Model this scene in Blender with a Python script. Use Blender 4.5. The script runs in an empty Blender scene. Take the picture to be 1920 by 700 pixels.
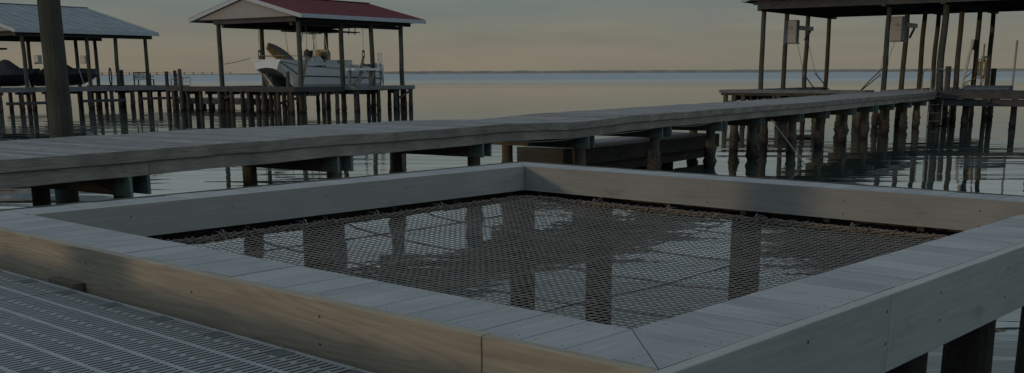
import bpy, math, random
from mathutils import Vector, noise as mnoise

random.seed(11)
sc = bpy.context.scene
COL = sc.collection
R = math.radians
WZ = 2.4                      # eye height over the water, water at z = 0

# ------------------------------------------------------------------ materials
def new_mat(name):
    m = bpy.data.materials.new(name); m.use_nodes = True
    nt = m.node_tree
    return m, nt, nt.nodes, nt.links, nt.nodes['Principled BSDF']

def attr(N, name):
    n = N.new('ShaderNodeAttribute'); n.attribute_name = name; return n

def ramp(N, stops, interp='LINEAR'):
    r = N.new('ShaderNodeValToRGB'); cr = r.color_ramp; cr.interpolation = interp
    while len(cr.elements) < len(stops): cr.elements.new(0.5)
    for e, (p, c) in zip(cr.elements, stops):
        e.position = p; e.color = (c[0], c[1], c[2], 1)
    return r

def mixc(N, L, mode, fac, a, b):
    n = N.new('ShaderNodeMix'); n.data_type = 'RGBA'; n.blend_type = mode
    for sock, v in ((n.inputs[0], fac), (n.inputs[6], a), (n.inputs[7], b)):
        if hasattr(v, 'is_output') or hasattr(v, 'links'): L.new(v, sock)
        elif isinstance(v, (int, float)): sock.default_value = v
        else: sock.default_value = (v[0], v[1], v[2], 1)
    return n.outputs[2]

def math_n(N, L, op, a, b=None, c=None):
    n = N.new('ShaderNodeMath'); n.operation = op
    for i, v in enumerate((a, b, c)):
        if v is None: continue
        if hasattr(v, 'links'): L.new(v, n.inputs[i])
        else: n.inputs[i].default_value = v
    return n.outputs[0]

def wood(name, dark, light, rings=0.5, weather=0.0, wcol=(.3, .32, .32), rough=.75, stain=0.3, bump=.25, ringfreq=9, blotch=.35, bcol=(.10, .085, .065)):
    """grain runs along the first axis of the 'gr' attribute"""
    m, nt, N, L, b = new_mat(name)
    g = attr(N, 'gr'); t = attr(N, 'tint')
    mp = N.new('ShaderNodeMapping'); mp.inputs['Scale'].default_value = (1.6, 34, 34); L.new(g.outputs['Vector'], mp.inputs['Vector'])
    n1 = N.new('ShaderNodeTexNoise'); n1.inputs['Scale'].default_value = 2.2; n1.inputs['Detail'].default_value = 6; n1.inputs['Roughness'].default_value = .65
    L.new(mp.outputs[0], n1.inputs['Vector'])
    mp2 = N.new('ShaderNodeMapping'); mp2.inputs['Scale'].default_value = (.55, 5.5, 5.5); L.new(g.outputs['Vector'], mp2.inputs['Vector'])
    n2 = N.new('ShaderNodeTexNoise'); n2.inputs['Scale'].default_value = 1.0; n2.inputs['Detail'].default_value = 1.5; n2.inputs['Roughness'].default_value = .4
    L.new(mp2.outputs[0], n2.inputs['Vector'])
    rr = math_n(N, L, 'FRACT', math_n(N, L, 'MULTIPLY', n2.outputs['Fac'], ringfreq))
    rsm = ramp(N, [(0, (1, 1, 1)), (.55, (.55, .55, .55)), (.88, (.0, .0, .0)), (1, (1, 1, 1))]); L.new(rr, rsm.inputs[0])
    f = math_n(N, L, 'ADD', math_n(N, L, 'MULTIPLY', n1.outputs['Fac'], 1.0), math_n(N, L, 'MULTIPLY', math_n(N, L, 'SUBTRACT', rsm.outputs[0], .5), rings * .5))
    rc = ramp(N, [(.25, dark), (.75, light)]); L.new(f, rc.inputs[0])
    # big stains
    n3 = N.new('ShaderNodeTexNoise'); n3.inputs['Scale'].default_value = 1.7; n3.inputs['Detail'].default_value = 5
    L.new(g.outputs['Vector'], n3.inputs['Vector'])
    s = ramp(N, [(.3, (1 - stain, 1 - stain, 1 - stain)), (.7, (1.0, 1.0, 1.0))]); L.new(n3.outputs['Fac'], s.inputs[0])
    col = mixc(N, L, 'MULTIPLY', 1.0, rc.outputs[0], s.outputs[0])
    if weather:
        w = ramp(N, [(.35, (0, 0, 0)), (.65, (weather,) * 3)]); L.new(n3.outputs['Fac'], w.inputs[0])
        col = mixc(N, L, 'MIX', w.outputs[0], col, wcol)
    n4 = N.new('ShaderNodeTexNoise'); n4.inputs['Scale'].default_value = 1.0; n4.inputs['Detail'].default_value = 7; n4.inputs['Roughness'].default_value = .6
    mp4 = N.new('ShaderNodeMapping'); mp4.inputs['Scale'].default_value = (4.5, 11, 11); mp4.inputs['Location'].default_value = (7, 3, 5); L.new(g.outputs['Vector'], mp4.inputs['Vector']); L.new(mp4.outputs[0], n4.inputs['Vector'])
    bl = ramp(N, [(.58, (0, 0, 0)), (.76, (blotch,) * 3)]); L.new(n4.outputs['Fac'], bl.inputs[0])
    col = mixc(N, L, 'MIX', bl.outputs[0], col, bcol)
    v = N.new('ShaderNodeHueSaturation'); L.new(t.outputs['Fac'], v.inputs['Value']); L.new(col, v.inputs['Color'])
    L.new(v.outputs[0], b.inputs['Base Color'])
    b.inputs['Roughness'].default_value = rough
    b.inputs['Specular IOR Level'].default_value = .25
    bp = N.new('ShaderNodeBump'); bp.inputs['Strength'].default_value = bump; bp.inputs['Distance'].default_value = .004
    L.new(n1.outputs['Fac'], bp.inputs['Height']); L.new(bp.outputs[0], b.inputs['Normal'])
    return m

def plain(name, col, rough=.6, metal=0, var=.25, scale=3, bump=0.0, spec=.4):
    m, nt, N, L, b = new_mat(name)
    tc = N.new('ShaderNodeTexCoord')
    n = N.new('ShaderNodeTexNoise'); n.inputs['Scale'].default_value = scale; n.inputs['Detail'].default_value = 6
    L.new(tc.outputs['Object'], n.inputs['Vector'])
    lo = tuple(c * (1 - var) for c in col); hi = tuple(min(1, c * (1 + var)) for c in col)
    r = ramp(N, [(.3, lo), (.7, hi)]); L.new(n.outputs['Fac'], r.inputs[0]); L.new(r.outputs[0], b.inputs['Base Color'])
    b.inputs['Roughness'].default_value = rough; b.inputs['Metallic'].default_value = metal
    b.inputs['Specular IOR Level'].default_value = spec
    if bump:
        bp = N.new('ShaderNodeBump'); bp.inputs['Strength'].default_value = bump; bp.inputs['Distance'].default_value = .01
        L.new(n.outputs['Fac'], bp.inputs['Height']); L.new(bp.outputs[0], b.inputs['Normal'])
    return m

def pile_mat(name, dark, light, wetz=.55):
    m, nt, N, L, b = new_mat(name)
    g = attr(N, 'gr'); t = attr(N, 'tint')
    mp = N.new('ShaderNodeMapping'); mp.inputs['Scale'].default_value = (1.2, 26, 26); L.new(g.outputs['Vector'], mp.inputs['Vector'])
    n1 = N.new('ShaderNodeTexNoise'); n1.inputs['Scale'].default_value = 2; n1.inputs['Detail'].default_value = 6; L.new(mp.outputs[0], n1.inputs['Vector'])
    n3 = N.new('ShaderNodeTexNoise'); n3.inputs['Scale'].default_value = 3.0; n3.inputs['Detail'].default_value = 4; L.new(g.outputs['Vector'], n3.inputs['Vector'])
    rc = ramp(N, [(.3, dark), (.72, light)]); L.new(math_n(N, L, 'ADD', math_n(N, L, 'MULTIPLY', n1.outputs['Fac'], .6), math_n(N, L, 'MULTIPLY', n3.outputs['Fac'], .4)), rc.inputs[0])
    # tide band: shells (speckled) over dark wet wood
    vo = N.new('ShaderNodeTexVoronoi'); vo.inputs['Scale'].default_value = 38; L.new(g.outputs['Vector'], vo.inputs['Vector'])
    sh = ramp(N, [(.15, (.15, .135, .115)), (.55, (.035, .032, .028))]); L.new(vo.outputs['Distance'], sh.inputs[0])
    sx = N.new('ShaderNodeSeparateXYZ'); L.new(g.outputs['Vector'], sx.inputs[0])
    zz = math_n(N, L, 'ADD', sx.outputs[0], math_n(N, L, 'MULTIPLY', math_n(N, L, 'SUBTRACT', n3.outputs['Fac'], .5), .35))
    wet = N.new('ShaderNodeMapRange'); wet.inputs[1].default_value = wetz + .12; wet.inputs[2].default_value = wetz - .1; L.new(zz, wet.inputs[0])
    low = N.new('ShaderNodeMapRange'); low.inputs[1].default_value = .22; low.inputs[2].default_value = .05; L.new(zz, low.inputs[0])
    shell = mixc(N, L, 'MIX', low.outputs[0], sh.outputs[0], (.02, .02, .018))
    col = mixc(N, L, 'MIX', wet.outputs[0], rc.outputs[0], shell)
    v = N.new('ShaderNodeHueSaturation'); L.new(t.outputs['Fac'], v.inputs['Value']); L.new(col, v.inputs['Color'])
    L.new(v.outputs[0], b.inputs['Base Color']); b.inputs['Roughness'].default_value = .85; b.inputs['Specular IOR Level'].default_value = .2
    bp = N.new('ShaderNodeBump'); bp.inputs['Strength'].default_value = .5; bp.inputs['Distance'].default_value = .01
    L.new(math_n(N, L, 'ADD', n1.outputs['Fac'], vo.outputs['Distance']), bp.inputs['Height']); L.new(bp.outputs[0], b.inputs['Normal'])
    return m

M = {}
M['ledge'] = wood('weathered_ledge_wood', (.21, .226, .234), (.345, .362, .368), rings=.14, stain=.24, weather=.45, wcol=(.34, .328, .315), rough=.7, blotch=.45, bcol=(.22, .185, .15))
M['tan'] = wood('tan_pine', (.24, .21, .16), (.345, .30, .23), rings=.55, stain=.2, ringfreq=18, rough=.75)
M['shade_board'] = wood('grey_painted_board', (.29, .30, .28), (.38, .388, .362), rings=.12, stain=.16, rough=.7)  # grey tone carries the shade on the right fascia side
M['inner_board'] = wood('inner_board', (.255, .258, .245), (.335, .332, .31), rings=.2, stain=.18, rough=.75)
M['deck'] = wood('weathered_deck_wood', (.15, .155, .158), (.335, .335, .335), rings=.3, stain=.3, rough=.8)
M['rim'] = wood('weathered_rim_wood', (.18, .165, .142), (.37, .342, .302), rings=.3, stain=.45, rough=.85, bump=.5, ringfreq=14)
M['beam'] = wood('treated_beam_wood', (.08, .07, .05), (.19, .165, .115), rings=.6, stain=.35, rough=.85)
M['green_end'] = wood('green_treated_end', (.08, .115, .105), (.16, .21, .19), rings=.3, stain=.3)
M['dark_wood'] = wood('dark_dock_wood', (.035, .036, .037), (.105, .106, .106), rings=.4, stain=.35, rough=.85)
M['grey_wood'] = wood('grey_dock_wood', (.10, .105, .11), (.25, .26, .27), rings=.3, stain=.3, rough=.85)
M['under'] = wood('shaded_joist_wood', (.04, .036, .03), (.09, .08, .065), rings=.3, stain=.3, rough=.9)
M['pile'] = pile_mat('barnacled_piling_wood', (.05, .046, .036), (.145, .128, .095))
M['pile_far'] = pile_mat('dark_piling_wood', (.035, .037, .036), (.10, .10, .088), wetz=.8)
M['pile_big'] = pile_mat('treated_pole_wood', (.03, .034, .029), (.085, .086, .066), wetz=.3)
M['post'] = pile_mat('post_wood', (.035, .042, .036), (.098, .104, .082), wetz=.6)
M['post_warm'] = pile_mat('brown_post_wood', (.045, .043, .034), (.115, .105, .078), wetz=.6)
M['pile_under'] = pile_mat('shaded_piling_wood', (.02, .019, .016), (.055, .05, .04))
M['landing'] = wood('landing_wood', (.04, .037, .031), (.10, .092, .074), rings=.5, stain=.3)
M['grate'] = plain('grey_plastic_grating', (.20, .213, .22), rough=.5, var=.1, scale=14)
M['grate_flat'] = plain('grey_plastic_strip', (.25, .265, .275), rough=.5, var=.12, scale=14)  # same plastic made lighter, for strips that catch more light than the bars
M['grate_pad'] = plain('ribbed_grating_pad', (.135, .15, .16), rough=.6, var=.2, scale=60)
M['rope'] = plain('net_rope', (.225, .20, .172), rough=.9, var=.3, scale=30)
M['border_rope'] = plain('border_rope', (.125, .108, .088), rough=.95, var=.4, scale=60)
M['steel'] = plain('galvanised_steel', (.26, .27, .275), rough=.45, metal=.5, var=.1)
M['white_metal'] = plain('white_enamel', (.62, .62, .6), rough=.45, var=.08)
M['case'] = plain('pale_plastic_case', (.27, .275, .275), rough=.5, var=.08)
M['case_mark'] = plain('grey_case_print', (.07, .07, .07), rough=.6, var=.05)
M['hull'] = plain('white_gelcoat', (.62, .66, .68), rough=.25, var=.05, scale=.6, spec=.5)
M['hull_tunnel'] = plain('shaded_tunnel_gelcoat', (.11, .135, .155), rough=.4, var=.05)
M['stripe'] = plain('navy_stripe', (.02, .028, .045), rough=.4, var=.1)
M['black'] = plain('black_canvas', (.02, .021, .023), rough=.7, var=.2)
M['tan_cloth'] = plain('tan_vinyl', (.4, .31, .19), rough=.7, var=.12)
M['strap'] = plain('tan_webbing', (.34, .31, .22), rough=.9, var=.2)
M['strap_dark'] = plain('black_webbing', (.03, .032, .04), rough=.9, var=.2)
M['cable'] = plain('steel_cable', (.12, .12, .12), rough=.5, metal=.5)
M['board_orange'] = plain('orange_board_skin', (.36, .20, .06), rough=.5, var=.15)
M['board_grey'] = plain('grey_board_skin', (.18, .17, .15), rough=.5, var=.15)
M['cover'] = plain('slate_boat_cover', (.05, .055, .065), rough=.8, var=.3, scale=2, bump=.4)
M['navy_hull'] = plain('navy_hull', (.02, .022, .03), rough=.4, var=.1)
M['teal_hull'] = plain('teal_hull', (.015, .07, .065), rough=.4, var=.25)
M['rubber'] = plain('black_rubber', (.02, .02, .02), rough=.8)
M['hose'] = plain('yellow_hose', (.22, .165, .07), rough=.7, var=.3, scale=10)
M['white_trim'] = plain('white_trim_paint', (.38, .42, .46), rough=.6, var=.06)
M['grey_trim'] = plain('grey_trim_paint', (.32, .35, .38), rough=.6, var=.08)
M['gable'] = plain('pale_gable_siding', (.27, .26, .255), rough=.8, var=.06, scale=1)
M['soffit'] = plain('dark_ceiling_boards', (.06, .055, .05), rough=.9, var=.2)
M['glass'] = plain('smoked_screen', (.05, .055, .06), rough=.1, var=.05, spec=.6)
M['tarp'] = plain('navy_dock_box', (.05, .075, .11), rough=.6, var=.15)
M['conduit'] = plain('weathered_conduit', (.16, .16, .155), rough=.6)
M['pvc'] = plain('grey_pvc_pipe', (.24, .24, .235), rough=.5, var=.15)
M['soil'] = plain('sandy_soil', (.2, .17, .12), rough=.95, var=.3, scale=.8)
M['bench'] = plain('dark_bench_paint', (.06, .062, .065), rough=.7)
M['screw'] = plain('rusty_screw', (.03, .026, .022), rough=.7)
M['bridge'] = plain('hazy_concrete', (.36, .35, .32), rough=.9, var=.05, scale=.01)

def roof_mat(name, col):
    m, nt, N, L, b = new_mat(name)
    tc = N.new('ShaderNodeTexCoord')
    n = N.new('ShaderNodeTexNoise'); n.inputs['Scale'].default_value = .9; n.inputs['Detail'].default_value = 5; L.new(tc.outputs['Object'], n.inputs['Vector'])
    r = ramp(N, [(.3, tuple(c * .8 for c in col)), (.7, tuple(c * 1.15 for c in col))]); L.new(n.outputs['Fac'], r.inputs[0])
    L.new(r.outputs[0], b.inputs['Base Color']); b.inputs['Roughness'].default_value = .65; b.inputs['Specular IOR Level'].default_value = .12
    return m
M['red_roof'] = roof_mat('red_metal_roof', (.115, .015, .018))
M['grey_roof'] = roof_mat('grey_metal_roof', (.195, .22, .235))
M['right_roof'] = roof_mat('slate_metal_roof', (.2, .22, .24))

# ------------------------------------------------------------------ mesh builder
class MB:
    def __init__(s): s.v = []; s.f = []; s.m = []; s.g = []; s.t = []; s.sm = []
    def add(s, vs, fs, mat=0, gr=None, tint=1.0, smooth=False):
        o = len(s.v); s.v += [tuple(p) for p in vs]
        s.g += [tuple(q) for q in (gr if gr else vs)]
        s.t += [tint] * len(vs)
        for f in fs: s.f.append(tuple(i + o for i in f)); s.m.append(mat); s.sm.append(smooth)
    def box(s, x0, x1, y0, y1, z0, z1, grain='x', tint=None, mat=0, rnd=True):
        vs = [(x, y, z) for z in (z0, z1) for y in (y0, y1) for x in (x0, x1)]
        fs = [(0, 2, 3, 1), (4, 5, 7, 6), (0, 1, 5, 4), (2, 6, 7, 3), (0, 4, 6, 2), (1, 3, 7, 5)]
        k = {'x': (0, 1, 2), 'y': (1, 0, 2), 'z': (2, 0, 1)}[grain]
        o = (random.uniform(-50, 50), random.uniform(-9, 9), random.uniform(-9, 9)) if rnd else (0, 0, 0)
        gr = [tuple(p[k[i]] + o[i] for i in range(3)) for p in vs]
        s.add(vs, fs, mat, gr, tint if tint is not None else random.uniform(.88, 1.1))
    def hexa(s, vs, mat=0, grain=None, tint=None):
        """8 corners ordered like box()"""
        fs = [(0, 2, 3, 1), (4, 5, 7, 6), (0, 1, 5, 4), (2, 6, 7, 3), (0, 4, 6, 2), (1, 3, 7, 5)]
        o = Vector((random.uniform(-50, 50), random.uniform(-9, 9), random.uniform(-9, 9)))
        k = grain or (0, 1, 2)
        gr = [tuple(p[k[i]] + o[i] for i in range(3)) for p in vs]
        s.add(vs, fs, mat, gr, tint if tint is not None else random.uniform(.88, 1.1))
    def bar(s, p0, p1, w, h, mat=0, tint=None, up=(0, 0, 1)):
        p0 = Vector(p0); p1 = Vector(p1); d = (p1 - p0); L = d.length; d.normalize()
        up = Vector(up)
        if abs(d.dot(up)) > .98: up = Vector((1, 0, 0))
        a = d.cross(up).normalized(); b = a.cross(d).normalized()
        vs = []
        gr = []
        o = (random.uniform(-50, 50), random.uniform(-9, 9), random.uniform(-9, 9))
        for kb in (-h / 2, h / 2):
            for ka in (-w / 2, w / 2):
                for kl in (0, L):
                    vs.append(p0 + d * kl + a * ka + b * kb); gr.append((kl + o[0], ka + o[1], kb + o[2]))
        fs = [(0, 2, 3, 1), (4, 5, 7, 6), (0, 1, 5, 4), (2, 6, 7, 3), (0, 4, 6, 2), (1, 3, 7, 5)]
        s.add(vs, fs, mat, gr, tint if tint is not None else random.uniform(.9, 1.1))
    def prism(s, poly, z0, z1, mat=0, gr=None, tint=1.0):
        n = len(poly)
        vs = [(p[0], p[1], z0) for p in poly] + [(p[0], p[1], z1) for p in poly]
        fs = [tuple(range(n - 1, -1, -1)), tuple(range(n, 2 * n))] + [(i, (i + 1) % n, n + (i + 1) % n, n + i) for i in range(n)]
        s.add(vs, fs, mat, gr(vs) if gr else None, tint)
    def tube(s, pts, r, n=8, mat=0, tint=1.0, caps=True, closed=False, smooth=True, gz=False):
        pts = [Vector(p) for p in pts]; m = len(pts)
        rs = r if isinstance(r, (list, tuple)) else [r] * m
        o = (random.uniform(-50, 50), random.uniform(-9, 9), random.uniform(-9, 9))
        vs = []; gr = []; ref = None; dist = 0
        for i, p in enumerate(pts):
            a = pts[(i - 1) % m] if (closed or i > 0) else p
            b = pts[(i + 1) % m] if (closed or i < m - 1) else p
            t = (b - a); t = t.normalized() if t.length > 1e-9 else Vector((0, 0, 1))
            if ref is None:
                ref = Vector((0, 0, 1)) if abs(t.z) < .9 else Vector((1, 0, 0))
            x = (ref - t * ref.dot(t))
            x = x.normalized() if x.length > 1e-6 else t.orthogonal().normalized()
            ref = x; y = t.cross(x)
            if i: dist += (p - pts[i - 1]).length
            for k in range(n):
                an = 2 * math.pi * k / n
                vs.append(p + (x * math.cos(an) + y * math.sin(an)) * rs[i])
                gr.append((p.z if gz else dist + o[0], math.cos(an) * rs[i] + o[1], math.sin(an) * rs[i] + o[2]))
        fs = []
        for i in range(m if closed else m - 1):
            j = (i + 1) % m
            for k in range(n):
                k2 = (k + 1) % n
                fs.append((i * n + k, i * n + k2, j * n + k2, j * n + k))
        s.add(vs, fs, mat, gr, tint, smooth)
        if caps and not closed:
            s.add(vs[:n], [tuple(range(n - 1, -1, -1))], mat, gr[:n], tint)
            s.add(vs[-n:], [tuple(range(n))], mat, gr[-n:], tint)
    def loft(s, secs, mat=0, smooth=True, closed=False, cap=True, tint=1.0):
        n = len(secs[0]); vs = [p for q in secs for p in q]; fs = []
        for i in range(len(secs) - 1):
            for k in range(n if closed else n - 1):
                k2 = (k + 1) % n
                fs.append((i * n + k, i * n + k2, (i + 1) * n + k2, (i + 1) * n + k))
        s.add(vs, fs, mat, None, tint, smooth)
        if cap:
            s.add(secs[0], [tuple(range(n - 1, -1, -1))], mat, None, tint); s.add(secs[-1], [tuple(range(n))], mat, None, tint)
    def build(s, name, mats, parent=None, bevel=0, label=None, loc=None):
        me = bpy.data.meshes.new(name)
        me.from_pydata(s.v, [], s.f); me.update()
        for m in (mats if isinstance(mats, (list, tuple)) else [mats]): me.materials.append(M[m])
        me.polygons.foreach_set('material_index', s.m)
        me.polygons.foreach_set('use_smooth', s.sm)
        a = me.attributes.new('gr', 'FLOAT_VECTOR', 'POINT'); a.data.foreach_set('vector', [c for q in s.g for c in q])
        a = me.attributes.new('tint', 'FLOAT', 'POINT'); a.data.foreach_set('value', s.t)
        o = bpy.data.objects.new(name, me); COL.objects.link(o)
        if parent: o.parent = parent
        if loc: o.location = loc
        if label: o['label'] = label
        if bevel:
            md = o.modifiers.new('bevel', 'BEVEL'); md.width = bevel; md.segments = 2; md.limit_method = 'ANGLE'; md.angle_limit = R(50)
        return o

def tag(o, label, cat, group=None):
    o['label'] = label; o['category'] = cat
    if group: o['group'] = group
    return o
def thing(name, label, cat, loc=(0, 0, 0), rz=0, group=None):
    o = bpy.data.objects.new(name, None); COL.objects.link(o)
    o.location = loc; o.rotation_euler = (0, 0, rz); o.empty_display_size = .3
    return tag(o, label, cat, group)
def link_copy(src, parent, loc, rz=0, scale=None):
    c = src.copy(); COL.objects.link(c); c.parent = parent; c.location = loc; c.rotation_euler = (0, 0, rz)
    if scale: c.scale = scale
    return c

def fbm(x, y=0, z=0):
    return mnoise.noise(Vector((x, y, z)))

def pile_mb(r, z0, z1, seed, barn=.055, zb=(.0, .62), n=16, crook=.01):
    """a driven timber pile with a collar of shells in the tide band"""
    mb = MB(); pts = []
    zs = []
    z = z0
    while z < z1 - 1e-6:
        zs.append(z); z += .045 if (zb[0] - .25 < z < zb[1] + .15) else .3
    zs.append(z1)
    vs = []; gr = []
    for z in zs:
        cx = crook * fbm(z * .5, seed * 7.3); cy = crook * fbm(z * .5, seed * 3.1 + 40)
        u = (z - zb[0]) / (zb[1] - zb[0])
        env = max(0, 1 - abs(u - .45) / .62) if barn else 0
        rr = r * (1 - .02 * z)
        for k in range(n):
            a = 2 * math.pi * k / n
            d = rr
            if env > 0:
                q = fbm(math.cos(a) * 2.1 + seed * 5, math.sin(a) * 2.1, z * 4.5 + seed)
                q2 = fbm(math.cos(a) * 5 + seed, math.sin(a) * 5, z * 16)
                d += barn * min(1, env * 1.6) * max(0, .35 + 1.1 * q + .6 * q2)
            d += .006 * fbm(math.cos(a) * 3 + seed * 2, math.sin(a) * 3, z * .8)
            vs.append((cx + math.cos(a) * d, cy + math.sin(a) * d, z))
            gr.append((z, math.cos(a) * rr + seed * 3, math.sin(a) * rr + seed))
    m = len(zs); fs = []
    for i in range(m - 1):
        for k in range(n):
            k2 = (k + 1) % n
            fs.append((i * n + k, i * n + k2, (i + 1) * n + k2, (i + 1) * n + k))
    mb.add(vs, fs, 0, gr, random.uniform(.8, 1.15), True)
    mb.add(vs[-n:], [tuple(range(n))], 0, gr[-n:], 1.0)
    return mb

# ------------------------------------------------------------------ camera
cam = bpy.data.cameras.new('camera'); cam_o = bpy.data.objects.new('camera', cam); COL.objects.link(cam_o)
cam.sensor_width = 36; cam.lens = 36 * 2007 / 1920; cam.shift_y = 254 / 1920
cam.clip_start = .05; cam.clip_end = 60000
cam_o.location = (0, 0, WZ)
from mathutils import Matrix
pitch = math.atan(467 / 2007)
cam_o.matrix_world = Matrix.Translation((0, 0, WZ)) @ Matrix.Rotation(math.pi / 2 - pitch, 4, 'X') @ Matrix.Rotation(R(-.25), 4, 'Z')
sc.camera = cam_o

# ------------------------------------------------------------------ light and sky
sun_dir = Vector((-.80, -.60, 0)).normalized()
SUN_EL = 4.0
w = bpy.data.worlds.new('World'); sc.world = w; w.use_nodes = True
N = w.node_tree.nodes; L = w.node_tree.links
bg = N['Background']
sky = N.new('ShaderNodeTexSky'); sky.sky_type = 'NISHITA'; sky.sun_disc = False
sky.sun_elevation = R(SUN_EL); sky.sun_rotation = math.atan2(sun_dir.x, sun_dir.y)
tc = N.new('ShaderNodeTexCoord')
sx = N.new('ShaderNodeSeparateXYZ'); L.new(tc.outputs['Generated'], sx.inputs[0])
el = math_n(N, L, 'MAXIMUM', sx.outputs[2], 0.0)
elr = math_n(N, L, 'POWER', el, .5)
def E(z): return math.sqrt(z)
HI = [(E(.09), (.27, .31, .305)), (E(.165), (.36, .455, .52)), (E(.24), (.21, .26, .29)), (E(.42), (.31, .375, .425)), (1, (.32, .39, .445))]
stops = [(0, (.193, .177, .137)), (E(.018), (.197, .184, .147)), (E(.036), (.189, .188, .157)), (E(.064), (.155, .187, .180))] + HI
rp = ramp(N, stops); L.new(elr, rp.inputs[0])
stops2 = [(0, (.212, .180, .130)), (E(.018), (.21, .187, .141)), (E(.036), (.196, .190, .154)), (E(.064), (.156, .186, .175))] + HI
rp2 = ramp(N, stops2); L.new(elr, rp2.inputs[0])
az = N.new('ShaderNodeMapRange'); az.inputs[1].default_value = .15; az.inputs[2].default_value = -.45; L.new(sx.outputs[0], az.inputs[0])
base = mixc(N, L, 'MIX', az.outputs[0], rp.outputs[0], rp2.outputs[0])
# thin cloud streaks
mp = N.new('ShaderNodeMapping'); mp.inputs['Scale'].default_value = (3.0, 3.0, 30); L.new(tc.outputs['Generated'], mp.inputs['Vector'])
cn = N.new('ShaderNodeTexNoise'); cn.inputs['Scale'].default_value = 1.6; cn.inputs['Detail'].default_value = 6; cn.inputs['Roughness'].default_value = .55; L.new(mp.outputs[0], cn.inputs['Vector'])
cr = ramp(N, [(.35, (.92, .93, .95)), (.65, (1.08, 1.06, 1.03))]); L.new(cn.outputs['Fac'], cr.inputs[0])
base = mixc(N, L, 'MULTIPLY', 1.0, base, cr.outputs[0])
nis = mixc(N, L, 'MULTIPLY', 1.0, sky.outputs[0], (.002, .002, .002))
L.new(mixc(N, L, 'ADD', 1.0, base, nis), bg.inputs['Color'])
bg.inputs['Strength'].default_value = 1.0

sl = bpy.data.lights.new('sun', 'SUN'); sl.energy = .62; sl.angle = R(1.5); sl.color = (1, .75, .50)
so = bpy.data.objects.new('sun', sl); COL.objects.link(so)
sd = Vector((sun_dir.x * math.cos(R(SUN_EL)), sun_dir.y * math.cos(R(SUN_EL)), math.sin(R(SUN_EL))))
so.rotation_euler = sd.to_track_quat('Z', 'Y').to_euler(); so.location = sd * 60

sc.view_settings.view_transform = 'Standard'; sc.view_settings.look = 'None'; sc.view_settings.exposure = 0

# ------------------------------------------------------------------ water
def make_water():
    m, nt, N, L, b = new_mat('bay_water')
    tc = N.new('ShaderNodeTexCoord'); P = tc.outputs['Object']
    sx = N.new('ShaderNodeSeparateXYZ'); L.new(P, sx.inputs[0])
    dist = sx.outputs[1]
    b.inputs['Base Color'].default_value = (.022, .034, .030, 1); b.inputs['IOR'].default_value = 1.33
    b.inputs['Specular IOR Level'].default_value = .5
    def waves(scale, sxy, detail, dis=0):
        mp = N.new('ShaderNodeMapping'); mp.inputs['Scale'].default_value = (sxy[0], sxy[1], 1); mp.inputs['Rotation'].default_value = (0, 0, R(8)); L.new(P, mp.inputs['Vector'])
        n = N.new('ShaderNodeTexNoise'); n.inputs['Scale'].default_value = scale; n.inputs['Detail'].default_value = detail; n.inputs['Distortion'].default_value = dis
        L.new(mp.outputs[0], n.inputs['Vector']); return n.outputs['Fac']
    h1 = waves(1.0, (.16, .75), 2.5, .5)       # slow swell between the piles
    h2 = waves(2.6, (.45, 1.5), 2.0, .4)     # ripples
    patch = waves(.11, (.5, 1.8), 3)        # calm and ruffled lanes
    pr = ramp(N, [(.40, (.18, .18, .18)), (.6, (1, 1, 1))]); L.new(patch, pr.inputs[0])
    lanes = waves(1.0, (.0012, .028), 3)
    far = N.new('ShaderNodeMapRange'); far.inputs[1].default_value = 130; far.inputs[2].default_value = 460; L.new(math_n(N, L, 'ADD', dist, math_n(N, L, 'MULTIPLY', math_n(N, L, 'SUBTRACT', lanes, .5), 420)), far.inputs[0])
    f2 = N.new('ShaderNodeMapRange'); f2.inputs[1].default_value = 9; f2.inputs[2].default_value = 26; f2.inputs[3].default_value = .007; f2.inputs[4].default_value = .0016; L.new(dist, f2.inputs[0])
    h = math_n(N, L, 'ADD', math_n(N, L, 'MULTIPLY', math_n(N, L, 'MULTIPLY', h1, .026), pr.outputs[0]), math_n(N, L, 'MULTIPLY', math_n(N, L, 'MULTIPLY', h2, f2.outputs[0]), pr.outputs[0]))
    bp = N.new('ShaderNodeBump'); bp.inputs['Strength'].default_value = 1.0; bp.inputs['Distance'].default_value = 1.0
    fade = N.new('ShaderNodeMapRange'); fade.inputs[1].default_value = 25; fade.inputs[2].default_value = 140; fade.inputs[3].default_value = 1.0; fade.inputs[4].default_value = .12; L.new(dist, fade.inputs[0])
    L.new(math_n(N, L, 'MULTIPLY', h, fade.outputs[0]), bp.inputs['Height']); L.new(bp.outputs[0], b.inputs['Normal'])
    bc = mixc(N, L, 'MIX', far.outputs[0], (.027, .041, .037), (.055, .09, .125)); L.new(bc, b.inputs['Base Color'])  # far water tinted blue in place of reflected higher sky
    ro = N.new('ShaderNodeMapRange'); ro.inputs[3].default_value = .0; ro.inputs[4].default_value = .3; L.new(far.outputs[0], ro.inputs[0])
    L.new(ro.outputs[0], b.inputs['Roughness'])
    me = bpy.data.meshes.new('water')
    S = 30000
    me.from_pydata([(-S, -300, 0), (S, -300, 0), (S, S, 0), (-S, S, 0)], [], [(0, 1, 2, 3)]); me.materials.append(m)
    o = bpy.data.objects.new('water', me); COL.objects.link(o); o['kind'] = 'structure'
make_water()

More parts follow.
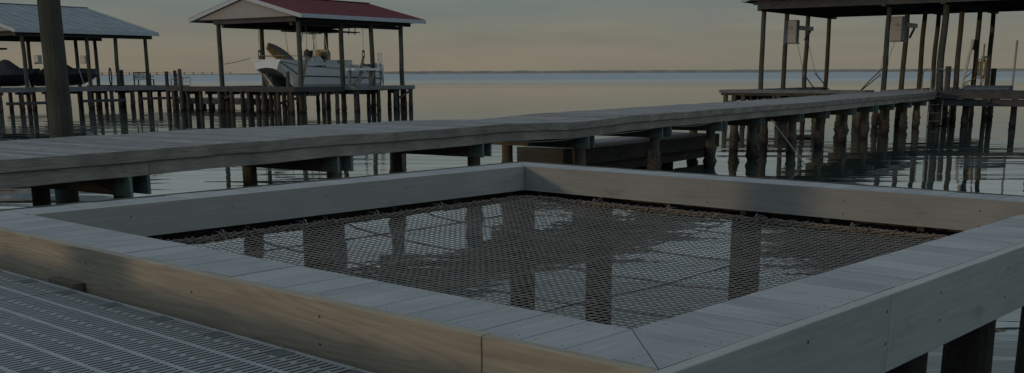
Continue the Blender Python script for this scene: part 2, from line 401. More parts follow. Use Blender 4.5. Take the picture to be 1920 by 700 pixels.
def make_shore():
    m, nt, N, L, b = new_mat('hazy_shore_trees')
    tc = N.new('ShaderNodeTexCoord'); n = N.new('ShaderNodeTexNoise'); n.inputs['Scale'].default_value = .02; n.inputs['Detail'].default_value = 6
    L.new(tc.outputs['Object'], n.inputs['Vector'])
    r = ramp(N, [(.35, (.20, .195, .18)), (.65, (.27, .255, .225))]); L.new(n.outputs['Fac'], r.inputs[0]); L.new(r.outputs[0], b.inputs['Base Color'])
    b.inputs['Roughness'].default_value = 1; b.inputs['Specular IOR Level'].default_value = 0
    vs = []; fs = []; Y = 4000; i = 0
    x = -3600
    while x <= 3600:
        env = min(1, max(.25, (x + 1500) / 1100))
        h = 9.5 * env + 2.2 * env * fbm(x * .013) + 1.8 * env * max(0, fbm(x * .045, 9)) + 1.0 * max(0, fbm(x * .15, 5))
        yy = Y + .00003 * x * x
        vs += [(x, yy, -.5), (x, yy + 8, h * .8), (x, yy + 40, h), (x, yy + 300, h)]
        if i:
            for k in range(3):
                a = (i - 1) * 4 + k; fs.append((a, a + 4, a + 5, a + 1))
        i += 1; x += 6
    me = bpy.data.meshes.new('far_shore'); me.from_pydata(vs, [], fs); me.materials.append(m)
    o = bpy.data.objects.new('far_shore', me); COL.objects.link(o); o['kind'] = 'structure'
make_shore()

def make_bridge():
    b = thing('bridge', 'long low hazy bridge on many piers along the horizon at the left', 'bridge', (-1330, 3600, 0))
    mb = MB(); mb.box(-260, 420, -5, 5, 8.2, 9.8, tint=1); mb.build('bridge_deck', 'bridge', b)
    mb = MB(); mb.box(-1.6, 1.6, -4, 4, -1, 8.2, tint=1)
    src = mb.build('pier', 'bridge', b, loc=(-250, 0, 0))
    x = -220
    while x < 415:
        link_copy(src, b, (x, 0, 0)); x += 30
make_bridge()

# ------------------------------------------------------------------ overwater net frame (local x = away to the right, y = away to the left)
FR = R(47.5)
FO = (.312, 2.708)
FT = WZ - .65                       # top of the ledge
IN = 3.52; LW = .32
def clip(poly, a, b, c):
    out = []
    for i in range(len(poly)):
        p, q = poly[i], poly[(i + 1) % len(poly)]
        dp = a * p[0] + b * p[1] + c; dq = a * q[0] + b * q[1] + c
        if dp >= 0: out.append(p)
        if dp * dq < 0:
            t = dp / (dp - dq); out.append((p[0] + (q[0] - p[0]) * t, p[1] + (q[1] - p[1]) * t))
    return out

def make_frame():
    t = thing('net_frame', 'raised square timber ledge frame around the rope net in the foreground', 'deck frame', (FO[0], FO[1], 0), FR)
    pw, gap = .143, .0035
    PW = LW - .0435                  # plank reach; the fascia edge shows outside of it
    # side definitions: origin, direction along, direction outwards (all in local axes)
    sides = [((0, 0), (0, 1), (-1, 0)), ((0, 0), (1, 0), (0, -1)), ((0, IN), (1, 0), (0, 1)), ((IN, 0), (0, 1), (1, 0))]
    names = ['pale weathered ledge beside the plastic grating', 'pale stained ledge on the right', 'narrow-looking far left ledge', 'narrow-looking far right ledge']
    for si, (o, d, n) in enumerate(sides):
        mb = MB(); s = -LW; k = 0
        s = -pw * 2
        while s < IN + LW:
            ti = .0 if si < 2 else .043
            poly = [(s + gap / 2, ti), (s + pw - gap / 2, ti), (s + pw - gap / 2, PW), (s + gap / 2, PW)]
            poly = clip(poly, 1, 1, -.002)              # s >= -t
            poly = clip(poly, -1, 1, IN - .002)
            if len(poly) > 2:
                off = (random.uniform(-40, 40), random.uniform(-9, 9), random.uniform(-9, 9))
                zt = FT + random.uniform(-.0012, .0012)
                pts = [(o[0] + d[0] * a + n[0] * b, o[1] + d[1] * a + n[1] * b) for a, b in poly]
                grp = [(b + off[0], a + off[1], off[2]) for a, b in poly]
                area = sum(pts[i][0] * pts[(i + 1) % len(pts)][1] - pts[(i + 1) % len(pts)][0] * pts[i][1] for i in range(len(pts)))
                if area < 0: pts.reverse(); grp.reverse()
                mb.prism(pts, zt - .034, zt, 0, gr=lambda vs, g=grp: [(q[0], q[1], q[2] + (0 if i < len(g) else .034)) for i, q in enumerate(g * 2)], tint=random.uniform(.94, 1.06))
                # screws, two at each end
                for b in (.028, PW - .03):
                    for a in (s + .03, s + pw - .032):
                        a += random.uniform(-.006, .006); bb = b + random.uniform(-.006, .006)
                        if random.random() < .72 and a > -bb + .02 and a < IN + bb - .02 and a > -.3:
                            c = (o[0] + d[0] * a + n[0] * bb, o[1] + d[1] * a + n[1] * bb); rr = .0022
                            mb.prism([(c[0] + rr * math.cos(q * 1.047), c[1] + rr * math.sin(q * 1.047)) for q in range(6)], zt - .002, zt + .0008, 1)
            s += pw
        mb.build('ledge', ['ledge', 'screw'], t, bevel=.0018 if si < 2 else 0, label=names[si])
    # outer fascia
    def dots(mb, pts, axis, pos, mat=1, rr=.0044):
        for a, z in pts:
            ring = []
            for q in range(8):
                u = a + rr * math.cos(q * .785); v = z + rr * math.sin(q * .785)
                ring.append((u, v))
            vs = [((pos, u, v) if axis == 'x' else (u, pos, v)) for u, v in ring]
            mb.add(vs, [tuple(range(8))] if axis == 'y' else [tuple(range(7, -1, -1))], mat)
    W = LW; th = .038; ft = FT + .0022; fh = .245
    for (a, b, sd) in ((-.281, .234, 3), (.238, IN + W, 9)):
        mb = MB(); mb.box(-W, -W + th, a, b, ft - fh, ft, 'y', tint=1.0 + (.06 if sd == 3 else 0))
        p = [(.215, ft - .1), (.218, ft - .122), (.222, ft - .2)] if sd == 3 else [(.258, ft - .105), (.9, ft - .05), (.903, ft - .135), (2.35, ft - .055), (3.2, ft - .07), (3.3, ft - .17), (1.6, ft - .07)]
        dots(mb, p, 'x', -W - .0012)
        mb.build('outer_fascia', ['tan', 'screw'], t, bevel=.003, label='warm tan pine fascia board')
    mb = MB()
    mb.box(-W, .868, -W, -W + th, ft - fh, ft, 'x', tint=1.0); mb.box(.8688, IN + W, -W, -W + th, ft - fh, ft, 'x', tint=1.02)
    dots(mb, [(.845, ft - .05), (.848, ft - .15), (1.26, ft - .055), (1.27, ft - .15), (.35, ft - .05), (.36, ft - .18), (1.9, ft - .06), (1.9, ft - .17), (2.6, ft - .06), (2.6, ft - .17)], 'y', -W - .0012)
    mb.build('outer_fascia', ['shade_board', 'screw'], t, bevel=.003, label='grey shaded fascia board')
    mb = MB(); mb.box(-W + th + .002, IN + W - th - .002, IN + W - th, IN + W, ft - fh - .03, ft, 'x'); mb.build('outer_fascia', 'under', t)
    mb = MB(); mb.box(IN + W - th, IN + W, -W + th + .002, IN + W, ft - fh - .03, ft, 'y'); mb.build('outer_fascia', 'under', t)
    # inner fascia, hung under the plank ends
    iz0, iz1 = FT - .168, FT - .036
    iz1 = FT - .0365
    def inner(x0, x1, y0, y1, g, dts, ax, pos, lab):
        mb = MB(); mb.box(x0, x1, y0, y1, iz0, FT + .0015 if lab else iz1, g, tint=.80 if lab and 'brownish' in lab else 1.08)  # tint darkens the far right board to offset the sun on it
        dots(mb, dts, ax, pos); mb.build('inner_fascia', ['inner_board', 'screw'], t, label=lab)
    zz = [FT - .06, FT - .14]
    inner(.002, IN - .002, IN + .003, IN + .041, 'x', [(x, z) for x in (.5, 1.1, 1.75, 2.4, 3.0) for z in zz[:1]], 'y', IN + .0018, 'bluish grey inner board of the far left side')
    inner(IN + .003, IN + .041, .002, IN + .041, 'y', [(y, z) for y in (.35, 1.1, 2.0, 2.75, 3.2) for z in zz], 'x', IN + .0018, 'brownish inner board of the far right side')
    inner(-.041, -.003, -.041, IN + .041, 'y', [], 'x', 0, None)
    inner(.002, IN + .041, -.041, -.003, 'x', [], 'y', 0, None)
    # hidden structure: joist blocks and deep beams under the ledges
    for k in range(7):
        s = .1 + k * .55
        for q in ((-W + th, -.042, s, s + .038), (s, s + .038, -W + th, -.042), (IN + .042, IN + W - th, s, s + .038), (s, s + .038, IN + .042, IN + W - th)):
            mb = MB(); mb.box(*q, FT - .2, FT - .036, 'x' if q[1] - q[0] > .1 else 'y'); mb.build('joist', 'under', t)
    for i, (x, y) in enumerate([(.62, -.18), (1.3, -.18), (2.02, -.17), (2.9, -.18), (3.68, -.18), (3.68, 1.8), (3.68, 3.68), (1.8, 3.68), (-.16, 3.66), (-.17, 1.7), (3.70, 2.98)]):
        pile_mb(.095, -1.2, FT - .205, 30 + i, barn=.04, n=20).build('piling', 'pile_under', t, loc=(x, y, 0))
    return t
make_frame()

def make_net():
    t = thing('rope_net', 'knotted rope net stretched inside the square timber frame over the water', 'net', (FO[0], FO[1], FT - .212), FR)
    cell = .041; a0 = .10; a1 = IN - .10; n = int((a1 - a0) / cell); st = (a1 - a0) / n
    def P(i, j):
        x = a0 + st * i; y = a0 + st * j
        u = (x - a0) / (a1 - a0); v = (y - a0) / (a1 - a0)
        ed = 16 * u * (1 - u) * v * (1 - v)
        x += .016 * fbm(x * 1.3, y * 1.3, 3) + .004 * fbm(x * 9, y * 9, 7)
        y += .016 * fbm(x * 1.3, y * 1.3, 11) + .004 * fbm(x * 9, y * 9, 17)
        z = -.07 * ed ** .6 + .006 * fbm(x * 2, y * 2, 5) + .002 * fbm(x * 8, y * 8, 25)
        return Vector((x, y, z))
    G = [[P(i, j) for j in range(n + 1)] for i in range(n + 1)]
    mb = MB()
    r = .0022
    def strand(pts):
        vs = []; m = len(pts)
        for i, p in enumerate(pts):
            d = (pts[min(i + 1, m - 1)] - pts[max(i - 1, 0)]); d.normalize()
            s = d.cross(Vector((0, 0, 1))); s.normalize(); s *= r
            vs += [p + s, p + Vector((0, 0, r)), p - s, p - Vector((0, 0, r))]
        fs = []
        for i in range(m - 1):
            for k in range(4):
                k2 = (k + 1) % 4; fs.append((i * 4 + k, i * 4 + k2, i * 4 + 4 + k2, i * 4 + 4 + k))
        mb.add(vs, fs, 0, None, 1, True)
    for i in range(n + 1): strand(G[i])
    for j in range(n + 1): strand([G[i][j] + Vector((0, 0, .001)) for i in range(n + 1)])
    # knots
    for i in range(0, n + 1):
        for j in range(0, n + 1):
            p = G[i][j]; k = .0028
            mb.add([p + Vector(q) for q in ((k, 0, 0), (0, k, 0), (-k, 0, 0), (0, -k, 0), (0, 0, k), (0, 0, -k))],
                   [(0, 1, 4), (1, 2, 4), (2, 3, 4), (3, 0, 4), (1, 0, 5), (2, 1, 5), (3, 2, 5), (0, 3, 5)])
    mb.build('mesh_cords', 'rope', t)
    # heavier support ropes laced under the mesh
    for i in range(9, n, 16):
        mb = MB(); mb.tube([G[i][j] - Vector((0, 0, .008 + .004 * fbm(i, j * .2))) for j in range(0, n + 1, 2)], .0042, 6); mb.build('support_rope', 'border_rope', t)
        mb = MB(); mb.tube([G[j][i] - Vector((0, 0, .016 + .004 * fbm(i, j * .2, 4))) for j in range(0, n + 1, 2)], .0042, 6); mb.build('support_rope', 'border_rope', t)
    # gathered border rope with lashings
    mb = MB()
    e = a0 - .012; f = a1 + .012
    corners = [(e, e), (f, e), (f, f), (e, f)]
    for c in range(4):
        p, q = Vector((*corners[c], .004)), Vector((*corners[(c + 1) % 4], .004)); Ln = (q - p).length; d = (q - p).normalized(); s = d.cross(Vector((0, 0, 1)))
        for k in range(4):
            pts = []
            m = int(Ln / .03)
            for i in range(m + 1):
                a = i * .55 + k * 1.57
                w = .012 + .006 * fbm(i * .13, k * 5, c * 9)
                pts.append(p + d * (Ln * i / m) + s * (w * math.cos(a) + .012 * fbm(i * .09, c * 4)) + Vector((0, 0, w * math.sin(a) + .008 * fbm(i * .11, c * 14, 3))))
            mb.tube(pts, .0068, 6)
        # loose loops of the lashing
        i = 0; pos = .05
        while pos < Ln - .05:
            ctr = p + d * pos; h = random.uniform(.013, .024); lean = random.uniform(-.5, .5)
            loop = []
            for q2 in range(9):
                a = math.pi * 2 * q2 / 8
                loop.append(ctr + s * (h * 1.0 * math.cos(a)) + Vector((0, 0, h * .85 * math.sin(a) + .004)) + d * (lean * .02 * math.sin(a) + .003 * q2))
            mb.tube(loop, .0045, 5, caps=False)
            pos += random.uniform(.022, .06)
    mb.build('border_rope', 'border_rope', t)
    # eye bolts that hold the border on the two far sides
    mb = MB()
    ring = [(.016 * math.cos(a * .524), 0, .016 * math.sin(a * .524)) for a in range(12)]
    mb.tube(ring, .0035, 6, closed=True); mb.tube([(.016, 0, 0), (.09, 0, .002)], .004, 6); mb.tube([(.016, -.006, -.004), (-.012, .004, -.012), (-.03, 0, -.006)], .003, 6)
    src = None
    spots = [(f + .045, y, 0) for y in (.4, 1.02, 1.62, 2.25, 2.85)] + [(x, f + .045, math.pi / 2) for x in (.45, 1.0, 1.55, 2.1, 2.65)]
    for x, y, rz in spots:
        if src is None:
            src = mb.build('eye_bolt', 'steel', t, loc=(x, y, .02)); src.rotation_euler = (0, 0, rz)
        else: link_copy(src, t, (x, y, .02), rz)
make_net()

# ------------------------------------------------------------------ grated dock (same axes as the frame)
def make_grate():
    GZ = WZ - .80
    edge = -(LW + .055)             # local x of the deck's edge
    t = thing('grated_dock', 'grey slotted plastic grating deck in the lower left corner', 'dock', (FO[0], FO[1], 0), FR)
    PA, PB, SP = .335, 1.328, .166
    mb = MB(); pitch_ = .0258; bar = .0136
    top = GZ; hgt = .022
    nb = 13
    x0 = -PB
    # long ribs between slots
    for k in range(nb):
        c = pitch_ * k + .0125
        wd = .0075 if k in (0, nb - 1) else bar / 2
        mb.box(x0, 0, c - wd, c + wd, top - .0022, top, 'x', tint=1, rnd=False)
        mb.box(x0, 0, c - .0015, c + .0015, top - .045, top - .0025, 'x', tint=.4, rnd=False, mat=1)
    k = 0
    b = -.012
    lines = [-.012] + [-SP * (i) for i in range(1, 8)] + [-PB + .012]
    for i, c in enumerate(lines):
        hw = .009 if i in (0, len(lines) - 1) else .0085
        mb.box(c - hw, c + hw, .001, PA - .001, top - .003, top + .0004, 'y', tint=1, rnd=False, mat=2)
    for i in range(8):
        c = -SP * i - SP / 2
        for q in range(nb - 1):
            if (q + i) % 2: continue
            s = pitch_ * q + .0125 + pitch_ / 2
            mb.box(c - .010, c + .010, s - .0068, s + .0068, top - .003, top - .0003, 'y', tint=1, rnd=False, mat=2)
    # ribbed screw pads
    for (c0, c1) in ((-.078, -.02), (-.66 + .01, -.60), (-1.31, -1.25)):
        s0 = PA - .076
        mb.box(c0, c1, s0, s0 + .066, top - .004, top + .0008, 'x', tint=1, rnd=False, mat=0)
        for q in range(7): mb.box(c0, c1, s0 + q * .0095, s0 + q * .0095 + .004, top + .0006, top + .0028, 'x', tint=1, rnd=False, mat=1)
    src = None
    y = -1.7; i = 0
    while y < 6.5:
        for j in range(2):
            loc = (edge - j * PB, y, random.uniform(-.0008, .0008))
            if src is None: src = mb.build('grate_panel', ['grate', 'grate_pad', 'grate_flat'], t, loc=loc)
            else: link_copy(src, t, loc)
        y += PA + .003
    for c in (-.03, -.45, -.87, -1.3, -1.75, -2.2, -2.6):
        mb = MB(); mb.box(edge + c - .02, edge + c + .02, -1.7, 6.5, GZ - .26, GZ - .024, 'y'); mb.build('joist', 'under', t)
    # unseen timber added behind the camera to shade the fascia foot
    mb = MB(); mb.box(-3.35, -3.21, -6, 9, GZ - .2, GZ + .265, 'y'); mb.build('kerb', 'grey_wood', t)
    # cut pile top standing in the gap by the ledge
    pm = pile_mb(.11, -1.2, GZ + .016, 77, n=28)
    pm.v = [(max(min(p[0], .028), -.024), p[1], p[2]) for p in pm.v]
    ob = pm.build('piling', 'beam', t)
    ob.location = (-LW - .029, 2.47, 0)
    ob['label'] = 'cut pile top in the gap beside the tan board'
    for i, (x, y) in enumerate([(-2.6, 5.6), (-2.6, 2.6), (-2.6, -.4), (-.62, 5.4)]):
        pile_mb(.12, -1.2, GZ - .27, 80 + i).build('piling', 'pile', t, loc=(x, y, 0))
make_grate()

# ------------------------------------------------------------------ walkway (local x along the pier, y towards the far side)
WR = math.atan2(.816, .578)
P0 = (-5.6, 11.82)
DZ = WZ - .90
def yoff(s): return 1.37 * max(0, (s - 14) / 31) ** 1.5
def wid(s):
    u = min(1, max(0, (9.6 - s) / 3.4)); u = u * u * (3 - 2 * u)
    return 2.42 + .75 * u
def zoff(s): return .022 * fbm(s * .33, 2.2) + .012 * fbm(s * .9, 8) - .05 * math.exp(-((s - 12.3) / 1.7) ** 2)
def make_walkway():
    t = thing('pier_walkway', 'long weathered plank pier crossing the middle of the picture behind the net frame', 'pier', (P0[0], P0[1], 0), WR)
    S0, S1 = -4.2, 44.8
    mb = MB(); s = S0; pw = .1425
    while s < S1:
        y0 = yoff(s); y1 = y0 + wid(s)
        z = DZ + zoff(s); dz = random.uniform(-.004, .004); g = random.choice((.005, .006, .008, .010, .016))
        e0 = random.uniform(-.004, .004); e1 = random.uniform(-.02, .02)
        vs = []
        for zz in (-.036, 0):
            for yy in (y0 + e0, y1 + e1):
                for xx in (s, s + pw - g):
                    vs.append((xx, yy, z + zz + dz * (1 if yy > y0 + 1 else -1)))
        mb.hexa(vs, grain=(1, 0, 2), tint=random.uniform(.72, 1.14))
        s += pw
    mb.build('deck_boards', 'deck', t, bevel=0)
    # edge boards: rim above, stringer below, both sides, in lengths
    def chain(name, yf, zt, zb, th, cuts, mat, seed):
        for a, b in zip(cuts[:-1], cuts[1:]):
            mb = MB(); n = max(2, int((b - a) / .3)); rows = []
            off = random.uniform(-50, 50); gr = []; vs = []
            a2 = a + .003
            for i in range(n + 1):
                s = a2 + (b - .003 - a2) * i / n
                y = yf(s) + .010 * fbm(s * .7, seed); z = DZ + zoff(s) + .004 * fbm(s * 2, seed + 4)
                for (yy, zz) in ((0, zt), (th, zt), (th, zb), (0, zb)):
                    vs.append((s, y + yy, z + zz + (.004 * fbm(s * 1.5, seed + 9) if zz == zb else 0))); gr.append((s + off, yy * 3 + seed, zz))
            fs = []
            for i in range(n):
                for k in range(4):
                    k2 = (k + 1) % 4; fs.append((i * 4 + k, i * 4 + 4 + k, i * 4 + 4 + k2, i * 4 + k2))
            fs.append((0, 1, 2, 3)); fs.append((n * 4 + 3, n * 4 + 2, n * 4 + 1, n * 4))
            mb.add(vs, fs, 0, gr, random.uniform(.86, 1.14), False)
            mb.build(name, mat, t, bevel=.004 if a < 14 else 0)
    rc = [S0, -.1, 6.53, 10.9, 14.6, 18.8, 23.5, 28, 33, 38, S1]
    st = [S0, 1.9, 8.85, 13, 17.2, 21, 26, 30.5, 36, 41, S1]
    chain('rim_board', lambda s: yoff(s) - .04, .001, -.142, .038, rc, 'rim', 3)
    chain('stringer', lambda s: yoff(s) - .008, -.146, -.315, .04, st, 'rim', 5)
    chain('rim_board', lambda s: yoff(s) + wid(s) + .022, -.001, -.142, .038, rc[::2] + [S1], 'rim', 13)
    chain('stringer', lambda s: yoff(s) + 1.2, -.04, -.31, .04, [S0, 8, 20, 32, S1], 'under', 15)
    chain('stringer', lambda s: yoff(s) + wid(s) - .06, -.04, -.31, .04, [S0, 8, 20, 32, S1], 'under', 16)
    # bents
    bents = [-1.9, 1.75, 5.39, 8.97, 12.51, 15.85, 19.09, 21.9, 25.1, 27.76, 30.62, 33.49, 36.4, 39.41, 42.3]
    lib = [pile_mb(.118, -1.2, DZ - .33, i, barn=.06 + .012 * (i % 3)) for i in range(6)]
    src = []
    for bi, s in enumerate(bents):
        y0 = yoff(s); y1 = y0 + wid(s); z1 = DZ + zoff(s) - .319
        hb = .235
        for sd in (-1, 1):
            x = s + sd * .145
            a = y0 - .01 + random.uniform(-.06, .05); b = min(y1, y0 + 2.5)
            mb = MB(); mb.box(x - .022, x + .022, a + .3, b, z1 - hb, z1, 'y')
            # the treated end grain and greenish outer piece
            gt = random.uniform(.85, 1.15)
            mb.box(x - .022, x + .022, a, a + .3, z1 - hb, z1, 'y', tint=gt, mat=1)
            dz = z1 - hb / 2
            mb.tube([(x - .03, y0 + .3, dz + .03), (x + .03, y0 + .3, dz + .03)], .022, 8, mat=2)
            mb.build('cross_beam', ['beam', 'green_end', 'screw'], t)
        for k, yy in enumerate((y0 + .3, y0 + 2.15)):
            loc = (s + random.uniform(-.015, .015), yy + random.uniform(-.05, .05), zoff(s)); rz = random.uniform(0, 6.28)
            idx = (bi * 2 + k) % 6
            if len(src) <= idx:
                o = lib[idx].build('piling', 'pile', t, loc=loc); o.rotation_euler = (0, 0, rz); src.append(o)
            else:
                link_copy(src[idx], t, loc, rz)
    # grey conduit sagging under the edge
    for (a, b) in ((9.3, 12.3), (12.6, 15.6), (15.9, 18.9), (38.0, 41.5)):
        mb = MB(); pts = []
        for i in range(21):
            u = i / 20; s = a + (b - a) * u
            pts.append((s, yoff(s) + .02, DZ + zoff(s) - .300 - .055 * math.sin(math.pi * u) ** 1.4))
        mb.tube(pts, .011, 6)
        mb.build('conduit', 'conduit', t)
    return t
make_walkway()

def wl(o, s, t_, z=0):      # point given along and across the pier direction from a corner o
    return (o[0] + .578 * s - .816 * t_, o[1] + .816 * s + .578 * t_, z)

# leaning pipe beside the pier
mb = MB(); p = Vector(wl(P0, 21.7, -.12, DZ - .36)); q = Vector(wl(P0, 21.6, -1.5, -.4))
mb.tube([(0, 0, 0), tuple(q - p)], .015, 8)
o = mb.build('leaning_pipe', 'pvc', None, loc=tuple(p)); tag(o, 'thin grey pipe slanting from the pier edge down into the water', 'pipe')

# mooring pile behind the pier
o = pile_mb(.175, -1.5, 6.2, 91, barn=.03, zb=(-.1, .4), n=28, crook=.03).build('mooring_pile', 'pile_big', None, loc=(-6.88, 16.62, 0))
tag(o, 'thick tall round timber pile at the left, rising out of the picture behind the pier', 'piling')

# unseen tall pile added landward to throw a shadow on the tan fascia
def fr(x, y, z=0): return (FO[0] + x * math.cos(FR) - y * math.sin(FR), FO[1] + x * math.sin(FR) + y * math.cos(FR), z)
o = pile_mb(.25, -1.5, 4.2, 95, barn=.03, n=24).build('mooring_pile', 'pile_big', None, loc=fr(-7.3, 2.27 + 1.285))
tag(o, 'tall round timber pile on the shore behind the grating deck', 'piling')
mb = MB(); mb.box(-60, -3.36, -70, 70, .2, FT - .19, 'x', tint=1); o = mb.build('ground', 'soil', None, loc=fr(0, 0)); o.rotation_euler = (0, 0, FR); o['kind'] = 'structure'  # unseen shore slab added to keep low sun off the piles

# low landing under the far half of the pier
def make_landing():
    C = (1.53, 24.2)
    t = thing('low_landing', 'low plank landing with deep side beams seen under the pier', 'landing', (C[0], C[1], 0), WR)
    z = WZ - 1.68
    mb = MB(); x = 0
    while x < 7.2:
        mb.box(x, x + .138, .0, 1.6, z - .036, z, 'y', tint=random.uniform(.85, 1.15)); x += .143
    mb.build('deck_boards', 'deck', t)
    for (x0, x1, y0, y1, g) in ((-.05, 7.25, -.045, -.003, 'x'), (-.05, 7.25, 1.603, 1.645, 'x'), (-.095, -.052, -.047, 1.647, 'y'), (7.252, 7.3, -.045, 1.645, 'y')):
        mb = MB(); mb.box(x0, x1, y0, y1, z - .34, z + (.003 if g == 'x' else .014), g, tint=.8); mb.build('side_beam', 'landing', t)
    for q in [(x, x + .1, 0, 1.6, z - .30, z - .04, 'y') for x in (1.2, 3.4, 5.6)] + [(0, 7.2, .2, .3, z - .62, z - .345, 'x'), (0, 7.2, 1.3, 1.4, z - .62, z - .345, 'x')]:
        mb = MB(); mb.box(*q); mb.build('joist', 'under', t)
make_landing()

# ------------------------------------------------------------------ generic docks and boathouses
far_piles = []
def far_pile(parent, loc, mat='pile_far', r=.15, top=1.35, seed=0):
    return pile_mb(r, -1.5, top, seed + 200, barn=.035, zb=(0, .55), n=12, crook=.03).build('piling', mat, parent, loc=loc)

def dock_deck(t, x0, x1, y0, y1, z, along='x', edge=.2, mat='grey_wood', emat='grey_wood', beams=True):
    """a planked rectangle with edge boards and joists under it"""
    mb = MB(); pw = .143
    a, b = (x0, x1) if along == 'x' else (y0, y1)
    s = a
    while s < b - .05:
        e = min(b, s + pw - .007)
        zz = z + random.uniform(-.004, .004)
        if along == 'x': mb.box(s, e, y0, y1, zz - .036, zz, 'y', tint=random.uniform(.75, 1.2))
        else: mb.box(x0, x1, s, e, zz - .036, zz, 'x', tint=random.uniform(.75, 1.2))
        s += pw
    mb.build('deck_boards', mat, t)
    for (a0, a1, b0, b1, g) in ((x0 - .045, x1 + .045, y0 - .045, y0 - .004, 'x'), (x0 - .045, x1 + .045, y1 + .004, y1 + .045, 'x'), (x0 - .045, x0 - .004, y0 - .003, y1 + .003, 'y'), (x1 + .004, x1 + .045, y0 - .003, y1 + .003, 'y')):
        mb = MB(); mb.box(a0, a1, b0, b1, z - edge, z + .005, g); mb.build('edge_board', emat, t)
    if beams:
        def jo(*q):
            mb = MB(); mb.box(*q); mb.build('joist', 'dark_wood', t)
        if along == 'x':
            for y in (y0 + .12, (y0 + y1) / 2, y1 - .12): jo(x0, x1, y - .03, y + .03, z - .26, z - .04, 'x')
            s = x0 + .3
            while s < x1: jo(s - .06, s + .06, y0, y1, z - .5, z - .262, 'y'); s += 2.0
        else:
            for x in (x0 + .12, (x0 + x1) / 2, x1 - .12): jo(x - .03, x + .03, y0, y1, z - .26, z - .04, 'y')
            s = y0 + .3
            while s < y1: jo(x0, x1, s - .06, s + .06, z - .5, z - .262, 'x'); s += 2.0

def gable_roof(t, x0, x1, y0, y1, ze, rise, mat, trim, gable=None, ribs=.45, fascia=.26, thick=.06):
    ym = (y0 + y1) / 2; zr = ze + fascia + rise; zf = ze + fascia
    for sgn, ya in ((-1, y0), (1, y1)):
        mb = MB()
        a, b = (ya, ym)
        vs = [(x0, a, zf - thick), (x1, a, zf - thick), (x0, b, zr - thick), (x1, b, zr - thick), (x0, a, zf), (x1, a, zf), (x0, b, zr), (x1, b, zr)]
        if sgn < 0: mb.hexa(vs, tint=1)
        else: mb.hexa([vs[i] for i in (2, 3, 0, 1, 6, 7, 4, 5)], tint=1)
        x = x0 + .05
        while x < x1 - .02:      # standing seams
            mb.bar((x, a, zf + .012), (x, b, zr + .012), .018, .014, tint=.97); x += ribs
        mb.build('roof_slope', mat, t)
    mb = MB(); mb.bar((x0 - .02, ym, zr + .02), (x1 + .02, ym, zr + .02), .34, .04); mb.build('ridge_cap', mat, t)
    mb = MB()
    for ya in (y0, y1):
        sg = -1 if ya == y0 else 1
        mb.box(x0 - .03, x1 + .03, min(ya, ya + sg * .04), max(ya, ya + sg * .04), ze, zf - .012, 'x', tint=1)
    for xa in (x0 - .02, x1 + .02):
        for ya in (y0, y1):
            mb.bar((xa, ya, zf - .16), (xa, ym, zr - .16), .04, .24, tint=1)
    mb.build('fascia', trim, t)
    # ceiling and frame beams
    mb = MB(); mb.box(x0 + .05, x1 - .05, y0 + .05, y1 - .05, ze + .05, ze + .09, 'x', tint=1); mb.build('ceiling', 'soffit', t)
    if gable:
        for xa in (x0 + .15, x1 - .15):
            mb = MB()
            vs = [(xa, y0 + .1, zf - .14), (xa, y1 - .1, zf - .14), (xa, ym, zr - .1)]
            v2 = [(p[0] + .05, p[1], p[2]) for p in vs]
            mb.add(vs + v2, [(2, 1, 0), (3, 4, 5), (0, 1, 4, 3), (1, 2, 5, 4), (2, 0, 3, 5)])
            mb.build('gable_wall', gable, t)

def post(t, x, y, z0, z1, r, mat, seed):
    return pile_mb(r, z0, z1, seed + 400, barn=.03, zb=(0, .5), n=14, crook=.05).build('post', mat, t, loc=(x, y, 0))

def lattice_bar(t, name, p, q, w, h, mat):
    mb = MB(); mb.bar(p, q, w, h); return mb.build(name, mat, t)

# ------------------------------------------------------------------ middle boathouse with the catamaran
BO = (-13.2, 69.0); BD = WZ - .80; BE = WZ + 3.38
def make_mid_boathouse():
    t = thing('boathouse', 'open boathouse on round posts with a dark red metal gable roof', 'boathouse', (BO[0], BO[1], 0), WR, 'boathouses')
    gable_roof(t, -.45, 11.4, -.75, 9.9, BE, 1.32, 'red_roof', 'white_trim', 'gable')
    i = 0
    for y, xs in ((0, (0, 3.75, 6.63, 9.64)), (7.5, (0, 3.74, 9.9))):
        for x in xs:
            post(t, x, y, -1.5, BE - .16, .165, 'post', i); i += 1
    mb = MB()
    for y in (0, 7.5): mb.box(-.3, 10.6, y - .1, y + .1, BE - .22, BE + .045, 'x', tint=.9)
    mb.box(-.3, -.1, .11, 7.39, BE - .2, BE + .045, 'y'); mb.box(9.7, 9.9, .11, 7.39, BE - .2, BE + .045, 'y')
    mb.build('roof_beams', 'dark_wood', t)
    # meter box on the left front post
    mb = MB(); mb.box(-.28, -.12, 7.15, 7.38, 3.55, 4.25); mb.build('meter_box', 'dark_wood', t)
make_mid_boathouse()

